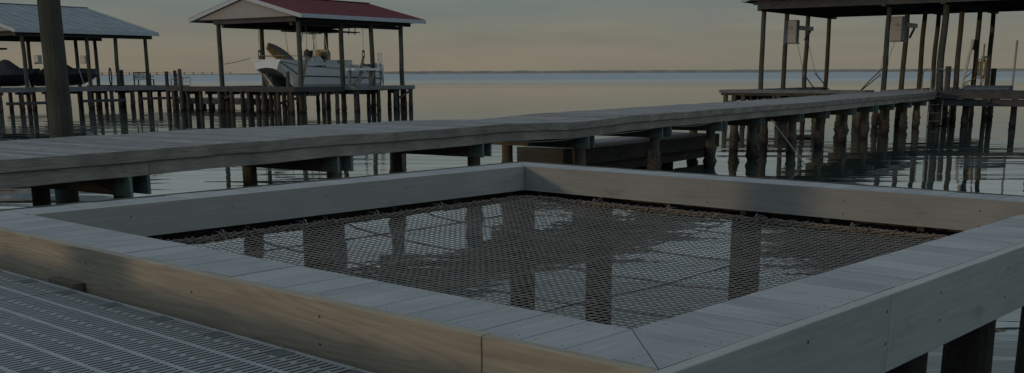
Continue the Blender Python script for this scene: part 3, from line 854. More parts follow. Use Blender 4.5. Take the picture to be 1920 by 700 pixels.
def make_mid_dock():
    t = thing('dock', 'grey plank dock on dark pilings around the red roofed boathouse', 'dock', (BO[0], BO[1], 0), WR, 'plank docks around the boathouses')
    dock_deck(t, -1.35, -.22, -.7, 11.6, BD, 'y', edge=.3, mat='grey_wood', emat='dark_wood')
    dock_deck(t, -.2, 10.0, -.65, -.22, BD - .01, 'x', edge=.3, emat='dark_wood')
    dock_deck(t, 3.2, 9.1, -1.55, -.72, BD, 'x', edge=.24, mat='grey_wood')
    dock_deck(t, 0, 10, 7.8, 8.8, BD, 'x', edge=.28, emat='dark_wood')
    k = 0
    for y in (-.5, 1.1, 2.4, 3.6, 5.2, 6.3, 8.2, 9.7, 11.2):
        for x in (-1.2, -.4):
            far_pile(t, (x + random.uniform(-.1, .1), y + random.uniform(-.2, .2), 0), r=random.uniform(.12, .17), top=BD - .3, seed=k); k += 1
    for x in (1.4, 2.6, 4.6, 5.6, 7.8, 8.6):
        far_pile(t, (x, -.45 + random.uniform(-.1, .1), 0), r=.13, top=BD - .3, seed=k); k += 1
    for x, y in ((3.5, -1.35), (5.6, -1.4), (7.3, -1.4), (8.9, -1.4), (8.9, -.85)):
        far_pile(t, (x, y, 0), r=.14, top=BD - .25, seed=k); k += 1
    for x in (1.0, 3.2, 5.4, 7.6, 9.6):
        far_pile(t, (x, 8.3, 0), r=.13, top=BD - .3, seed=k); k += 1
    # short uprights that pass the deck
    for (x, y, zt) in ((-1.42, 10.0, BD + 1.15), (-.25, .9, BD + .95), (-1.2, 11.7, BD + 1.0)):
        pile_mb(.13, -1.5, zt, k, barn=.03, n=12).build('mooring_post', 'pile_far', t, loc=(x, y, 0)); k += 1
    lattice_bar(t, 'brace', (-1.0, 5.4, BD - .55), (-1.0, 7.4, .6), .1, .16, 'dark_wood')
    lattice_bar(t, 'brace', (-.6, .2, BD - .4), (-.6, -1.3, .35), .1, .16, 'dark_wood') if False else None
    lattice_bar(t, 'brace', (8.9, -1.45, BD - .3), (7.5, -1.4, .7), .1, .14, 'dark_wood')
    lattice_bar(t, 'brace', (.4, -.5, BD - .4), (-1.1, 1.2, .5), .1, .16, 'dark_wood')
make_mid_dock()

def make_low_dock():
    o = wl(BO, 5.0, 10.5)
    t = thing('low_dock', 'low floating dock behind the grey plank dock and left of the red roofed boathouse', 'dock', (o[0], o[1], 0), WR)
    dock_deck(t, -1, 1.4, -1.5, 6.8, .66, 'y', edge=.4, mat='grey_wood', emat='dark_wood', beams=False)
    k = 0
    for y in (-.6, 1.4, 3.4, 5.6, 6.6):
        for x in (-.8, 1.2): far_pile(t, (x, y, 0), r=.15, top=.3, seed=50 + k); k += 1
make_low_dock()

def make_catamaran():
    base = wl(BO, .4, 3.55)
    t = thing('catamaran', 'white twin hulled fishing boat with navy stripes hanging on the lift under the red roof', 'boat', (base[0], base[1], BD - .32), WR)
    # local x: bow at 0, stern at 9.6 ; y across
    def sec(x):
        u = x / 9.6
        hb = 1.5 * (1 - .10 * math.exp(-x / 1.2)) * (1 - .04 * max(0, u - .6) / .4)
        zg = 2.04 - .56 * max(0, u) ** 1.3
        rk = max(0, 1 - x / 1.6)                  # bow rake
        zk = .02 + 1.78 * rk
        zt = .62 + .9 * math.exp(-x / 1.4)
        zc = zk + .42 * (1 - rk * .7)
        zc = min(zc, zg - .2); zt = min(zt, zg - .3)
        yk = hb * .68; yi = hb * .36; yc = hb * (.93 - .05 * rk)
        half = [(yc * .0, zt), (yi * .8, zt - .03), (yi, zt - .1 if x > .5 else zt - .03), (yk - .1, zk + .05 if zk + .05 < zt - .1 else zt - .1), (yk + .06, min(zk, zt - .12)), (yc, zc), (hb * .985, (zc + zg) / 2), (hb, zg - .1), (hb - .03, zg)]
        left = [(x, -y, z) for y, z in half[::-1]]
        right = [(x, y, z) for y, z in half[1:]]
        return left + right
    xs = [0, .15, .35, .6, .9, 1.3, 1.8, 2.4, 3.2, 4.2, 5.2, 6.2, 7.2, 8.2, 9.0, 9.6]
    secs = [sec(x) for x in xs]
    mb = MB(); mb.loft(secs, 0, False, cap=True)
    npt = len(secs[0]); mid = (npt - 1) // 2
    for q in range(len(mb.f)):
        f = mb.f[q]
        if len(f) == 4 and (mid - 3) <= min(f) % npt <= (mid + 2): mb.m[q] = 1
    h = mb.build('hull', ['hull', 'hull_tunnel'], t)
    # deck, gunwale rub rail
    mb = MB()
    n = len(secs[0])
    dv = []; df = []
    for i, s in enumerate(secs):
        a, b = Vector(s[0]), Vector(s[-1])
        dv += [a, b]
        if i: df.append((2 * i - 2, 2 * i - 1, 2 * i + 1, 2 * i))
    dv2 = [(p[0], p[1], p[2] - .015 if 0 < i < len(dv) else p[2] - .015) for i, p in enumerate(dv)]
    mb.add(dv2, df); mb.build('foredeck', 'hull', t)
    mb = MB()
    for sgn in (-1, 1):
        pts = [(x, (Vector(s[0]).y if sgn < 0 else Vector(s[-1]).y) * 1.012, s[0][2] - .04) for x, s in zip(xs, secs)]
        mb.tube(pts, .035, 6)
    mb.build('rub_rail', 'hull', t)
    # navy stripes set on the side skin
    mb = MB()
    for (fz, hgt) in ((.16, .045), (.60, .075)):
        for sgn in (-1, 1):
            vs = []; fs = []
            for i, (x, s) in enumerate(zip(xs, secs)):
                if x < .15 and fz > .3: pass
                q = s if sgn < 0 else s[::-1]
                a = Vector(q[1]); b = Vector(q[2]); c = Vector(q[3])   # gunwale-.1, middle, chine
                tot = a.z - c.z
                z = a.z - tot * fz
                def yat(z):
                    if z > b.z: k = (a.z - z) / max(1e-4, a.z - b.z); return a.y + (b.y - a.y) * k
                    k = (b.z - z) / max(1e-4, b.z - c.z); return b.y + (c.y - b.y) * k
                vs += [(x, yat(z) + sgn * .012, z), (x, yat(z - hgt) + sgn * .012, z - hgt)]
                if i > 1: fs.append((2 * i - 2, 2 * i - 1, 2 * i + 1, 2 * i))
            mb.add(vs, fs)
    mb.build('stripe', 'stripe', t)
    # registration marks
    mb = MB()
    q = 2.95
    for k in range(7):
        wdt = .07 if k not in (2,) else .03
        z0 = 1.58
        y = -1.51
        mb.box(q, q + wdt, y - .012, y, z0, z0 + .085); q += wdt + .035
    mb.prism([(q + .14 + .09 * math.cos(a * .785), -1.5) for a in range(8)], 0, 0) if False else None
    ring = [(q + .16 + .075 * math.cos(a * .785), -1.515, 1.62 + .075 * math.sin(a * .785)) for a in range(8)]
    mb.add(ring, [tuple(range(8))])
    mb.build('registration_marks', 'stripe', t)
    # centre console with seat, screen
    mb = MB()
    mb.loft([[(x, y, z) for y, z in ((-.55, 1.2), (.55, 1.2), (.5, 2.0 - dz), (-.5, 2.0 - dz))] for x, dz in ((3.5, .55), (3.7, .1), (4.4, 0), (4.7, .3))], 0, False, closed=True)
    c = mb.build('console', 'hull', t)
    mb = MB(); mb.loft([[(x, y, z) for y, z in ((-.5, 1.9), (.5, 1.9), (.42, 2.35), (-.42, 2.35))] for x in (3.8, 3.86)], 0, False, closed=True); mb.build('windscreen', 'glass', c)
    mb = MB()
    mb.loft([[(x, y, 1.75 + zz) for y, zz in ((-.6, 0), (.6, 0), (.62, .45), (.45, .68), (-.45, .68), (-.62, .45))] for x in (5.0, 5.28)], 0, False, closed=True)
    mb.build('seat_back', 'tan_cloth', t)
    mb = MB(); mb.box(4.9, 5.9, -.6, .6, 1.2, 1.74); mb.box(6.3, 7.3, -.7, .7, 1.1, 1.75); mb.build('seat_box', 'hull', t)
    mb = MB(); mb.box(4.6, 4.9, -.4, .4, 1.75, 2.0); mb.build('helm_gear', 'black', t)
    # T-top
    mb = MB()
    for (xa, xb) in ((3.6, 3.9), (5.1, 4.8)):
        for y in (-.6, .6): mb.tube([(xa, y, 1.3), (xa + (xb - xa) * .4, y * .98, 2.6), (xb, y * .95, 3.55)], .032, 8)
    for x in (3.8, 4.5): mb.tube([(x, -.6, 3.45), (x, .6, 3.45)], .025, 6)
    mb.build('top_frame', 'white_metal', t)
    mb = MB()
    mb.loft([[(x, y, z) for y, z in ((-1.0 * k, 3.55), (1.0 * k, 3.55), (.9 * k, 3.55 + th), (-.9 * k, 3.55 + th))] for x, k, th in ((1.75, .4, .04), (2.4, .9, .13), (3.2, 1, .2), (5.6, 1, .2), (6.4, .92, .12))], 0, False, closed=True)
    mb.build('canopy', 'black', t)
    mb = MB()
    for k in range(6):
        x = 6.3 + .34 * k * .9
        mb.tube([(x, -.8 + .3 * (k % 2), 3.45), (x + .12, -.8 + .3 * (k % 2), 4.0)], .03, 6)
    mb.tube([(6.2, -.7, 3.65), (8.2, -.7, 3.62)], .03, 6); mb.tube([(6.2, -.4, 3.6), (8.2, -.4, 3.6)], .03, 6)
    mb.build('rod_holders', 'black', t)
    mb = MB(); mb.tube([(2.9, .9, 1.6), (2.6, .95, 4.3)], [.02, .008], 6); mb.tube([(3.1, -1.1, 3.6), (2.5, -1.2, 4.6)], [.015, .007], 6); mb.build('antenna', 'black', t)
    mb = MB()
    for y in (-1, 1):
        mb.tube([(.35, y * 1.1, 1.75), (.5, y * 1.15, 1.98), (1.6, y * 1.3, 1.95), (2.9, y * 1.38, 1.85), (3.1, y * 1.4, 1.62)], .018, 6)
    mb.tube([(.5, -1.15, 1.98), (.5, 1.15, 1.98)], .018, 6)
    mb.build('bow_rail', 'steel', t)
    for y in (-.62, .62):
        mb = MB()
        mb.loft([[(x, y + a, z) for a, z in ((-.2, .15 + dz), (.2, .15 + dz), (.22, 1.15 + dz), (.14, 1.45 + dz), (-.14, 1.45 + dz), (-.22, 1.15 + dz))] for x, dz in ((9.75, .1), (10.05, 0), (10.4, .05))], 0, False, closed=True)
        mb.build('outboard_motor', 'black' if y > 0 else 'white_metal', t)
    for ch in t.children:
        if ch.name.split('.')[0] in ('console', 'seat_back', 'seat_box', 'helm_gear', 'rod_holders', 'antenna', 'bow_rail', 'outboard_motor', 'canopy', 'top_frame'): ch.location.z = .3
make_catamaran()

# paddle board standing on the bow
def make_board():
    b = wl(BO, 1.3, 4.2, BD)
    t = thing('paddle_board', 'orange and grey board standing on edge over the bow of the white catamaran', 'board', b, WR)
    prof = []
    Ln = 3.0
    for k in range(15):
        u = k / 14; w = .42 * (math.sin(math.pi * (u * .88 + .1)) ** .6)
        prof.append((u * Ln, w))
    def place(u, w, off): # lies along a sloping line, standing on edge
        d = Vector((.89, 0, -.46)); n = Vector((.46, 0, .89))
        return Vector((-.3, -.2, 2.6)) + d * u + n * w + Vector((0, off, 0))
    for half, mat, nm in (((-1, .15), 'board_orange', 'board_underside'), ((.15, 1), 'board_grey', 'board_rail')):
        mb = MB(); secs = []
        for u, w in prof:
            secs.append([place(u, w * half[0], -.05), place(u, w * half[1], -.05), place(u, w * half[1], .05), place(u, w * half[0], .05)])
        mb.loft(secs, 0, False, closed=True); mb.build(nm, mat, t)
make_board()

def make_mid_lift():
    t = thing('boat_lift', 'cable boat lift with tan slings holding the white catamaran', 'boat lift', (BO[0], BO[1], 0), WR)
    for x in (1.9, 7.2):
        mb = MB()
        for y in (1.3, 5.8): mb.tube([(x, y, BE - .1), (x, y, 3.9 if x < 5 else 3.8)], .015, 6)
        mb.build('cable', 'cable', t)
        for y in (1.3, 5.8):
            mb = MB(); ring = [(x + .1 * math.cos(a * .524), y, 3.7 + .17 * math.sin(a * .524)) for a in range(12)]
            mb.tube(ring, .03, 6, closed=True); mb.tube([(x, y, 3.95), (x, y, 3.85)], .09, 8); mb.build('shackle', 'black', t)
        pts = [(x, 1.3, 3.55), (x, 1.75, 2.2), (x, 1.95, BD + .1), (x, 2.3, BD - .2), (x, 4.8, BD - .2), (x, 5.15, BD + .1), (x, 5.35, 2.2), (x, 5.8, 3.55)]
        mb = MB()
        for a, b in zip(pts[:-1], pts[1:]): mb.bar(a, b, .26, .02, up=(0, 1, .3)) if abs(a[2] - b[2]) > .05 else mb.bar(a, b, .26, .02)
        mb.build('sling', 'strap', t)
    mb = MB()
    for y in (.55, 6.95): mb.box(-.1, 10.2, y - .12, y + .12, BE - .42, BE - .22, 'x')
    mb.build('top_beam', 'dark_wood', t)
    # bunk frame below
    mb = MB()
    for x in (1.9, 7.2): mb.box(x - .1, x + .1, .4, 7.0, BD - .6, BD - .35, 'y')
    mb.build('cradle', 'dark_wood', t)
make_mid_lift()

# fish cleaning table and boxes at the right end of the dock
def make_fish_table():
    b = wl(BO, 3.9, -1.1, BD)
    t = thing('cleaning_table', 'white topped fish cleaning table beside the right end of the catamaran', 'table', b, WR)
    mb = MB(); mb.box(-.6, 1.9, -.38, .4, 1.0, 1.14); mb.build('table_top', 'white_metal', t)
    for (x0, x1, y) in ((.25, -.3, -.3), (1.4, .9, -.3), (-.3, -.4, .3), (1.6, 1.6, .3)):
        mb = MB(); mb.bar((x1, y, 0), (x0, y, .995), .16, .12); mb.build('leg', 'grey_wood', t)
    mb = MB()
    for y in (-.35, .35): mb.tube([(-.3, y, 1.07), (-.3, y, 1.35), (.7, y, 1.35), (.7, y, 1.07)], .012, 5)
    mb.tube([(-.3, -.35, 1.35), (-.3, .35, 1.35)], .012, 5)
    mb.build('wire_rack', 'steel', t)
make_fish_table()
mb = MB(); mb.box(-.1, .1, -.27, .27, -.34, .34); 
o = mb.build('electric_box', 'white_metal', None, bevel=.03, loc=wl(BO, 6.2, -1.1, WZ + 1.03)); o.rotation_euler = (0, 0, WR + R(-35))
mb = MB(); mb.tube([(0, 0, -.36), (0, 0, -1.8)], .045, 8); mb.build('pole', 'grey_wood', o)
tag(o, 'white utility box on a pole at the right end of the middle dock', 'utility box')
mb = MB(); mb.tube([(0, 0, 0), (-.4, .6, -.3), (-.9, 1.0, -.9), (-.5, 1.3, -1.3)], .02, 6); mb.tube([(-.2, .2, -.1), (-.8, .4, -.7), (-1.2, .8, -1.4)], .018, 6); mb.tube([(.2, -.3, 0), (.35, -.4, -.9), (.2, -.4, -1.5)], .03, 6)
o = mb.build('dangling_hose', 'rubber', None, loc=wl(BO, 5.9, -.9, BD + 1.15)); o.rotation_euler = (0, 0, WR); tag(o, 'tangle of dark hose hanging from the table behind the catamaran', 'hose')
mb = MB(); pa = Vector(wl(BO, -.1, 7.4, WZ + .62)); pb = Vector(wl(BO, -.6, 3.9, WZ + .99))
pts = [tuple((pb - pa) * (i / 10) + Vector((0, 0, -.05 * math.sin(math.pi * i / 10)))) for i in range(11)]
mb.tube(pts, .02, 5); o = mb.build('mooring_rope', 'cable', None, loc=tuple(pa)); tag(o, 'dark rope from the left boathouse post to the catamaran bow', 'rope')

# ------------------------------------------------------------------ left boathouse
LO = (-33.84, 76.2); LE = WZ + 2.86
def make_left_boathouse():
    t = thing('boathouse', 'wide open boathouse with a grey metal roof at the far left', 'boathouse', (LO[0], LO[1], 0), WR, 'boathouses')
    gable_roof(t, -.55, 11.1, -.5, 17.3, LE, 2.15, 'grey_roof', 'white_trim', 'gable', ribs=.9)
    i = 40
    for y, xs in ((0, (.25, 5.2, 7.6, 10.2)), (6.4, (.5, 4.5, 7.0, 8.5, 10.2)), (12, (.5, 5.0, 10.2))):
        for x in xs: post(t, x, y, -1.5, LE - .02, .15, 'grey_wood' if False else 'post', i); i += 1
    mb = MB()
    for y in (0, 6.4, 12): mb.box(-.3, 10.8, y - .09, y + .09, LE - .24, LE + .045, 'x')
    mb.box(-.3, -.1, .1, 16, LE - .2, LE + .045, 'y')
    mb.build('roof_beams', 'dark_wood', t)
make_left_boathouse()

def make_left_dock():
    t = thing('dock', 'long plank dock in front of the grey roofed boathouse at the left', 'dock', (LO[0], LO[1], 0), WR, 'plank docks around the boathouses')
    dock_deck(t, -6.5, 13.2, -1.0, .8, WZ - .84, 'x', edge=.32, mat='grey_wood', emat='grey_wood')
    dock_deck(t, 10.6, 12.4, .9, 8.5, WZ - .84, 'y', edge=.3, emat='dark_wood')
    k = 0
    s = -6
    while s < 13.2:
        for y in (-.85, .6):
            far_pile(t, (s + random.uniform(-.2, .2), y, 0), r=random.uniform(.12, .17), top=WZ - .84 - .3, seed=120 + k); k += 1
        s += 1.75
    for y in (3, 5.2, 7.5, 8.4): far_pile(t, (11.5, y, 0), r=.14, top=1.2, seed=160 + k); k += 1
    # cross boards between the piles
    for (a, b, z) in ((8.6, 12.2, .62), (-2, 2.5, .5), (3.8, 7.4, .55)):
        lattice_bar(t, 'cross_board', (a, -.98, z), (b, -.98, z), .06, .2, 'dark_wood')
    for (x, y, zt) in ((8.3, .55, 2.75), (12.9, .2, 2.7), (11.0, .9, 2.5)):
        pile_mb(.14, -1.5, zt, k, barn=.03, n=12).build('mooring_post', 'pile_far', t, loc=(x, y, 0)); k += 1
make_left_dock()

def make_bench():
    b = wl(LO, 9.4, .35, WZ - .84)
    t = thing('bench', 'dark slatted bench standing on the left dock by the last post', 'bench', b, WR)
    W_ = 1.45
    mb = MB()
    for k in range(4): mb.box(0, W_, -.25 + k * .13, -.25 + k * .13 + .1, .44, .48, 'x')
    mb.build('seat', 'bench', t)
    mb = MB(); mb.box(0, W_, .28, .33, .95, 1.03, 'x'); mb.box(0, W_, .28, .33, .55, .61, 'x')
    for k in range(12): mb.box(.04 + k * .122, .075 + k * .122, .29, .32, .61, .95, 'z')
    mb.build('backrest', 'bench', t)
    for x in (0, W_ - .07):
        for y in (-.24, .27):
            mb = MB(); mb.box(x, x + .07, y, y + .07, 0, .435 if y < 0 else .94); mb.build('leg', 'bench', t)
    mb = MB()
    for x in (-.01, W_ - .06): mb.box(x, x + .07, -.24, .27, .66, .71, 'y')
    mb.build('armrest', 'bench', t)
make_bench()

def ladder(name, label, loc, rz, h=.95, wd=.55, drop=1.6, mat='steel', reach=.5, r=.024):
    t = thing(name, label, 'ladder', loc, rz, 'ladders on the docks')
    for y in (-wd / 2, wd / 2):
        pts = [(reach, y, 0), (reach, y, h - .22)] + [(reach / 2 + reach / 2 * math.cos(a), y, h - .22 + .22 * math.sin(a)) for a in [math.pi * k / 8 for k in range(9)]] + [(0, y, h - .3), (0, y, -drop)]
        mb = MB(); mb.tube(pts, r, 8); mb.build('handrail', mat, t)
    for k in range(4):
        mb = MB(); z = -.25 - k * .36
        mb.box(-.025, .025, -wd / 2, wd / 2, z, z + .022); mb.build('rung', mat, t)
    return t
ladder('ladder', 'thin metal ladder with hooped rails on the left dock right of the bench', wl(LO, 12.0, -1.1, WZ - .84), WR + R(90), h=.95, wd=.95, r=.03)
mb = MB(); mb.box(0, 1.0, 0, .8, .28, .3); mb.tube([(0, 0, 0), (0, 0, .45), (1, 0, .62), (1, .8, .62), (0, .8, .45), (0, .8, 0)], .02, 6); mb.tube([(1, 0, 0), (1, 0, .62)], .02, 6); mb.tube([(1, .8, 0), (1, .8, .62)], .02, 6)
o = mb.build('crab_trap', 'pvc', None, loc=wl(BO, -1.2, 10.5, BD)); o.rotation_euler = (0, 0, WR); tag(o, 'small pale wire frame standing on the dock between the bench and the red boathouse', 'trap')

# tyre-like hoop on a post
mb = MB(); mb.tube([(.05, .30 * math.cos(a * .3927), .05 + .62 * math.sin(a * .3927)) for a in range(16)], .05, 8, closed=True)
o = mb.build('rubber_hoop', 'rubber', None, loc=wl(LO, 6.9, .05, WZ - .2)); o.rotation_euler = (0, 0, WR + R(-50)); tag(o, 'black rubber hoop hanging on a post of the grey roofed boathouse', 'hoop')

def make_left_boats():
    # covered bowrider, bow to the right
    covered_boat('covered_boat', 'dark boat under a slate cover right of the thick pile in the left boathouse', 'boat', wl(LO, 2.7, 3.0, WZ - .85), .72)
    covered_boat('covered_watercraft', 'smaller dark covered craft left of the thick pile in the left boathouse', 'watercraft', wl(LO, -.6, 3.4, WZ - .85), .55)
    xs = [0, .3, 1.2, 2.5, 4, 5.2, 6.2, 6.9, 7.25]
    fishing_boat(xs)
def covered_boat(nm, label, cat, b, scl):
    t = thing(nm, label, cat, b, WR)
    t.scale = (scl, .9, 1)
    xs = [0, .3, 1.2, 2.5, 4, 5.2, 6.2, 6.9, 7.25]
    secs = []; csecs = []
    for x in xs:
        u = x / 7.25; hb = 1.2 * (1 - max(0, (u - .45) / .55) ** 2.2) + .03
        zk = .05 + .75 * max(0, (u - .6) / .4) ** 2; zg = .95 + .32 * u ** 2
        secs.append([(x, -hb, zg), (x, -hb * .9, zk + .35 * (zg - zk)), (x, 0, zk), (x, hb * .9, zk + .35 * (zg - zk)), (x, hb, zg)])
        top = zg + (.2 + .75 * math.exp(-((x - 2.6) / .8) ** 2) + .35 * math.exp(-((x - 4.6) / .45) ** 2)) * (1 - u ** 4) + .03
        csecs.append([(x, -hb * 1.03, zg - .12), (x, -hb * 1.0, zg + .06), (x, -hb * .45, top * .94 + zg * .06), (x, 0, top), (x, hb * .45, top * .94 + zg * .06), (x, hb, zg + .06), (x, hb * 1.03, zg - .12)])
    mb = MB(); mb.loft(secs); mb.build('hull', 'navy_hull', t)
    mb = MB(); mb.loft(csecs); mb.build('cover', 'cover', t)
    mb = MB(); mb.box(-.5, .0, -.25, .25, .1, 1.15); mb.build('outboard_motor', 'black', t)
    mb = MB(); mb.bar((4.0, -1.22, 1.35), (4.4, -1.3, .1), .07, .05); mb.build('guide_pole', 'white_metal', t)
def fishing_boat(xs):
    b = wl(LO, -3.6, 5.6, WZ - .75)
    t = thing('fishing_boat', 'teal hulled boat with a dark tower top at the left edge under the grey roof', 'boat', b, WR)
    secs = []
    for x in xs:
        x2 = x * 1.0
        u = x / 7.25; hb = 1.25 * (1 - max(0, (u - .45) / .55) ** 2.2) + .03
        zk = .0 + .8 * max(0, (u - .6) / .4) ** 2; zg = .8 + .42 * u ** 2
        secs.append([(x2, -hb, zg), (x2, -hb * .9, zk + .35 * (zg - zk)), (x2, 0, zk), (x2, hb * .9, zk + .35 * (zg - zk)), (x2, hb, zg)])
    mb = MB(); mb.loft(secs); mb.build('hull', 'teal_hull', t)
    mb = MB(); mb.box(2.5, 4.2, -.6, .6, .7, 1.6); mb.build('console', 'white_metal', t)
    mb = MB()
    for x in (2.4, 4.3):
        for y in (-.65, .65): mb.tube([(x, y, .8), (x + (3.3 - x) * .3, y, 2.55)], .04, 6)
    mb.build('top_frame', 'black', t)
    mb = MB(); mb.box(1.8, 5.4, -.9, .9, 2.55, 2.68); mb.build('canopy', 'black', t)
    mb = MB(); mb.tube([(3.2, 0, 2.68), (3.2, 0, 2.9)], .28, 12); mb.build('radar_dome', 'white_metal', t)
make_left_boats()

def lift_motor(label, loc, rz, case='case', size=(.42, .62, 1.05), arm=1.5, logo=True, group=None):
    """boat lift drive: cover with lid seam and emblem on the end of a square beam"""
    t = thing('lift_motor', label, 'lift motor', loc, rz, group)
    dx, dy, dz = size
    mb = MB(); mb.box(-dx, 0, -dy / 2, dy / 2, -dz / 2, dz / 2); c = mb.build('motor_cover', case, t, bevel=.04)
    mb = MB(); mb.box(-dx + .08, .05, -dy / 2 - .025, dy / 2 + .025, -dz / 2 - .03, -dz / 2 + .03); mb.box(-dx * .5, -dx * .44, -dy / 2 - .012, dy / 2 + .012, -dz / 2 + .04, dz / 2 - .02); mb.build('cover_flange', case, c)
    if logo:
        mb = MB(); x = -dx - .006
        k = (dy / .62)
        d = [(-.15 * k, .17), (0, .26), (.15 * k, .17), (0, .08)]
        for a, b in zip(d, d[1:] + d[:1]): mb.bar((x, a[0], a[1]), (x, b[0], b[1]), .006, .03, up=(1, 0, 0))
        d = [(-.06 * k, .17), (0, .205), (.06 * k, .17), (0, .135)]
        for a, b in zip(d, d[1:] + d[:1]): mb.bar((x, a[0], a[1]), (x, b[0], b[1]), .006, .022, up=(1, 0, 0))
        mb.bar((x, -.2 * k, -.02), (x, .2 * k, -.02), .006, .035, up=(1, 0, 0)); mb.build('emblem', 'case_mark', c)
        mb = MB(); mb.bar((x, -.26 * k, -.1), (x, .26 * k, -.1), .004, .012, up=(1, 0, 0)); mb.build('seam', 'case_mark', c)
    return t

for (s_, t_, z_) in ((3.4, 3.0, 1.9), ):
    pass
lift_motor('pale lift motor box under the grey roof, left of the thick mooring pile', wl(LO, 3.25, 3.0, WZ + 1.1), WR, 'white_metal', (.35, .55, .6), logo=False, group='lift motors under the grey roof')
lift_motor('pale lift motor box under the grey roof, the right one above the dark covered boat', wl(LO, 5.7, 1.0, WZ + 1.1), WR, 'white_metal', (.35, .6, .55), logo=False, group='lift motors under the grey roof')

# ------------------------------------------------------------------ right boathouse
RO = (12.3, 54.0); RD = WZ - .85; RE = WZ + 3.12
def make_right_boathouse():
    t = thing('boathouse', 'large open boathouse at the right with a dark flat underside and two lift bays', 'boathouse', (RO[0], RO[1], 0), WR, 'boathouses')
    gable_roof(t, -.9, 10.6, -16.5, .75, RE + .14, 2.3, 'right_roof', 'grey_trim', None, fascia=.26)
    i = 80
    for y, xs in ((0, (0, 2.98, 5.96, 9.3)), (-5.9, (.3, 3.3, 6.3, 8.9)), (-8.46, (0, 3.0, 6.5, 9.5)), (-15.4, (0, 4.5, 9.5))):
        for j, x in enumerate(xs):
            post(t, x, y, -1.6, RE - .02 if True else 0, .125 if not (y == -8.46 and j == 0) else .155, 'post_warm' if j else 'post', i); i += 1
    mb = MB()
    for y in (0, -5.9, -8.46, -15.4): mb.box(-.6, 10.2, y - .1, y + .1, RE - .26, RE + .185, 'x')
    for x in (-.6, 9.2): mb.box(x, x + .12, -15.3, -8.57, RE - .2, RE + .185, 'y'); mb.box(x, x + .12, -8.35, -6.01, RE - .2, RE + .185, 'y'); mb.box(x, x + .12, -5.79, -.11, RE - .2, RE + .185, 'y')
    mb.build('roof_beams', 'dark_wood', t)
    mb = MB()
    for k in range(9): mb.box(-.4 + k * 1.2, -.36 + k * 1.2, -16, .4, RE + .02, RE + .184, 'y')
    mb.build('ceiling_joists', 'dark_wood', t)
    mb = MB(); mb.box(-.62, -.30, -8.62, -8.3, RE - .02, RE + .1); mb.build('lamp_housing', 'white_metal', t)
make_right_boathouse()

def make_right_dock():
    t = thing('dock', 'plank dock with catwalks around the right boathouse at the end of the pier', 'dock', (RO[0], RO[1], 0), WR, 'plank docks around the boathouses')
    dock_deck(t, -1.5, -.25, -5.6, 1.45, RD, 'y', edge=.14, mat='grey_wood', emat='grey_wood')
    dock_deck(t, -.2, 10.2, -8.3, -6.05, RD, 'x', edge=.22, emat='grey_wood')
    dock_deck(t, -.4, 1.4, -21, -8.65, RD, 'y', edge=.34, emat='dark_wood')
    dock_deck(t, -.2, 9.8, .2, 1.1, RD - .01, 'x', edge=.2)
    mb = MB(); mb.box(-1.42, -1.36, -5.4, 1.3, RD - .75, RD - .52, 'y'); mb.build('lower_beam', 'dark_wood', t)
    mb = MB(); mb.box(-.3, -.24, -20.5, -8.7, RD - .66, RD - .36, 'y'); mb.build('lower_beam', 'dark_wood', t)
    k = 0
    for y in (1.2, .3, -1.5, -3.3, -5.2):
        for x in (-1.35, -.4): far_pile(t, (x, y, 0), r=.12, top=RD - .1, seed=300 + k, mat='pile'); k += 1
    for x in (1.5, 4.5, 8.0):
        for y in (-6.3, -8.0): far_pile(t, (x, y, 0), r=.12, top=RD - .2, seed=320 + k, mat='pile'); k += 1
    for y in (-9.6, -11.6, -13.9, -16):
        far_pile(t, (.2, y, 0), r=.13, top=RD - .3, seed=340 + k, mat='pile_far'); k += 1
    for (x, y, zt) in ((2.6, -8.15, WZ + .22), (8.2, -9.0, WZ + .12)):
        pile_mb(.14, -1.5, zt, k, n=12).build('mooring_post', 'pile_far', t, loc=(x, y, 0)); k += 1
make_right_dock()

def right_lift(label, y0, y1, mx, motor_label, zmo=.0, which=0):
    # motors on brackets, cables, slings
    base = wl(RO, 0, 0, 0)
    m = lift_motor(motor_label, wl(RO, mx, y0, WZ + 1.93), WR, size=(.4, .66, 1.12), group='lift motors with emblems in the right boathouse')
    mb = MB(); mb.box(.02, 2.6, -.09, .09, .12, .32); mb.build('drive_beam', 'steel', m)
    mb = MB(); mb.bar((1.7, 0, -.35), (2.4, 0, .12), .08, .08); mb.build('bracket', 'dark_wood', m)
right_lift('', -.75, 0, 2.0, 'pale lift motor box with a diamond emblem on the left posts of the right boathouse')
right_lift('', -6.0, 0, 1.9, 'pale lift motor box with a diamond emblem behind the middle post of the right boathouse')

def sling(label, pts, loc_mid):
    p0 = Vector(pts[0])
    t = thing('sling_cable', label, 'sling', pts[0], 0, 'sling straps hanging in the right boathouse')
    rel = [Vector(p) - p0 for p in pts]
    mb = MB(); mb.tube([rel[0], rel[1]], .012, 5); mb.build('cable', 'cable', t)
    mb = MB()
    for a, b in zip(rel[1:-1], rel[2:]): mb.bar(a, b, .1, .03)
    mb.build('strap', 'strap_dark', t)
    mb = MB(); mb.tube([rel[1] + Vector((0, 0, .08)), rel[1] - Vector((0, 0, .08))], .06, 8); mb.build('shackle', 'steel', t)
z1 = WZ + 2.0
sling('first black sling strap hanging from the left motor of the right boathouse', [wl(RO, 3.0, -.45, z1), wl(RO, 3.0, -1.05, WZ - .12), wl(RO, 3.0, -1.6, RD + .05), wl(RO, 3.0, -2.3, RD - .5)], 0)
sling('second black sling strap right of it, hanging from the tip of the left drive beam', [wl(RO, 4.4, -.5, z1), wl(RO, 4.4, -1.15, WZ - .1), wl(RO, 4.4, -1.85, RD + .0), wl(RO, 4.4, -2.5, RD - .5)], 0)
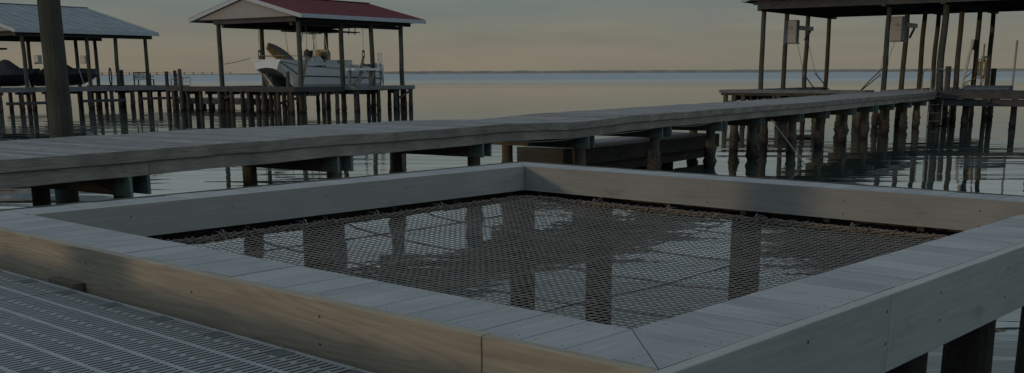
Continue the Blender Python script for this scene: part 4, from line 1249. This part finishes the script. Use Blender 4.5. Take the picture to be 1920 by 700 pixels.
sling('black sling strap with long buckle beside the middle post of the right boathouse', [wl(RO, 4.0, -5.35, z1), wl(RO, 4.0, -4.9, WZ + .35), wl(RO, 4.0, -4.1, WZ - .45), wl(RO, 4.0, -3.4, RD - .4)], 0)
sling('black sling strap low behind the middle post of the right boathouse', [wl(RO, 2.2, -5.35, z1 - .2), wl(RO, 2.2, -5.1, WZ - .2), wl(RO, 2.2, -4.4, RD + .05), wl(RO, 2.2, -3.9, RD - .4)], 0)

ladder('ladder', 'shiny ladder with hooped rails beside the nearest post of the right boathouse', wl(RO, -.7, -8.55, RD), WR + R(60), h=.95, wd=.8, r=.026, drop=1.5)
def make_hose():
    t = thing('hose_coil', 'yellow hose coiled on the last post of the right boathouse', 'hose', wl(RO, 6.0, -8.75, RD), WR)
    mb = MB()
    for k in range(5):
        a0 = random.uniform(-.14, .12); w_ = random.uniform(.07, .17); h = random.uniform(.3, .52)
        mb.tube([(.02 * k - .05, -.15 + a0 + w_ * math.cos(q * .3927), .95 + h * math.sin(q * .3927)) for q in range(16)], .025, 6, closed=True)
    mb.tube([(0, -.3, .5), (-.05, -.2, .15), (-.1, .2, .05), (-.2, .5, .25), (-.1, .7, .04)], .022, 6)
    mb.tube([(0, .1, .5), (0, .45, .35), (-.05, .75, .2), (-.1, .6, .5), (0, .3, .8)], .022, 6)
    mb.build('coils', 'hose', t)
    mb = MB(); mb.tube([(.0, -.3, 1.5), (.1, -.1, 1.5)], .06, 8); mb.build('hanger', 'steel', t)
make_hose()
def pole(label, s, y, z0, lean, h, r, mat='pvc'):
    mb = MB(); mb.tube([(0, 0, 0), (lean[0], lean[1], h)], r, 8); o = mb.build('pipe', mat, None, loc=wl(RO, s, y, z0)); o.rotation_euler = (0, 0, WR); return tag(o, label, 'pipe', 'pipes and poles on the right dock')
pole('thick white pipe leaning on a post of the right boathouse', 5.6, -8.1, RD, (.4, -.28, ), 2.35, .07, 'white_metal')
pole('thin pale pole standing left of the yellow hose', 4.6, -9.2, RD, (.1, 0), 2.1, .04)
pole('pale upright pole on the dock at the right edge of the picture', 1.0, -11.3, RD, (.1, .0), 2.15, .045)
pole('short pale upright pole cut by the right edge of the picture', 1.2, -12.15, RD, (.1, .0), 1.4, .045)
mb = MB(); mb.box(-.1, .1, -.12, .12, 0, .5); o = mb.build('switch_box', 'dark_wood', None, bevel=.02, loc=wl(RO, 6.35, -8.35, WZ + 1.0)); o.rotation_euler = (0, 0, WR); tag(o, 'small dark box on the post above the leaning white pipe', 'switch box')
def make_dock_box():
    t = thing('dock_box', 'low navy dock box on the dock at the right edge of the picture', 'dock box', wl(RO, .4, -9.4, RD), WR)
    mb = MB(); mb.box(0, .7, -1.9, 0, .01, .17); mb.build('body', 'tarp', t, bevel=.02)
    mb = MB(); mb.box(-.03, .73, -1.93, .03, .172, .215); mb.build('lid', 'tarp', t, bevel=.01)
make_dock_box()
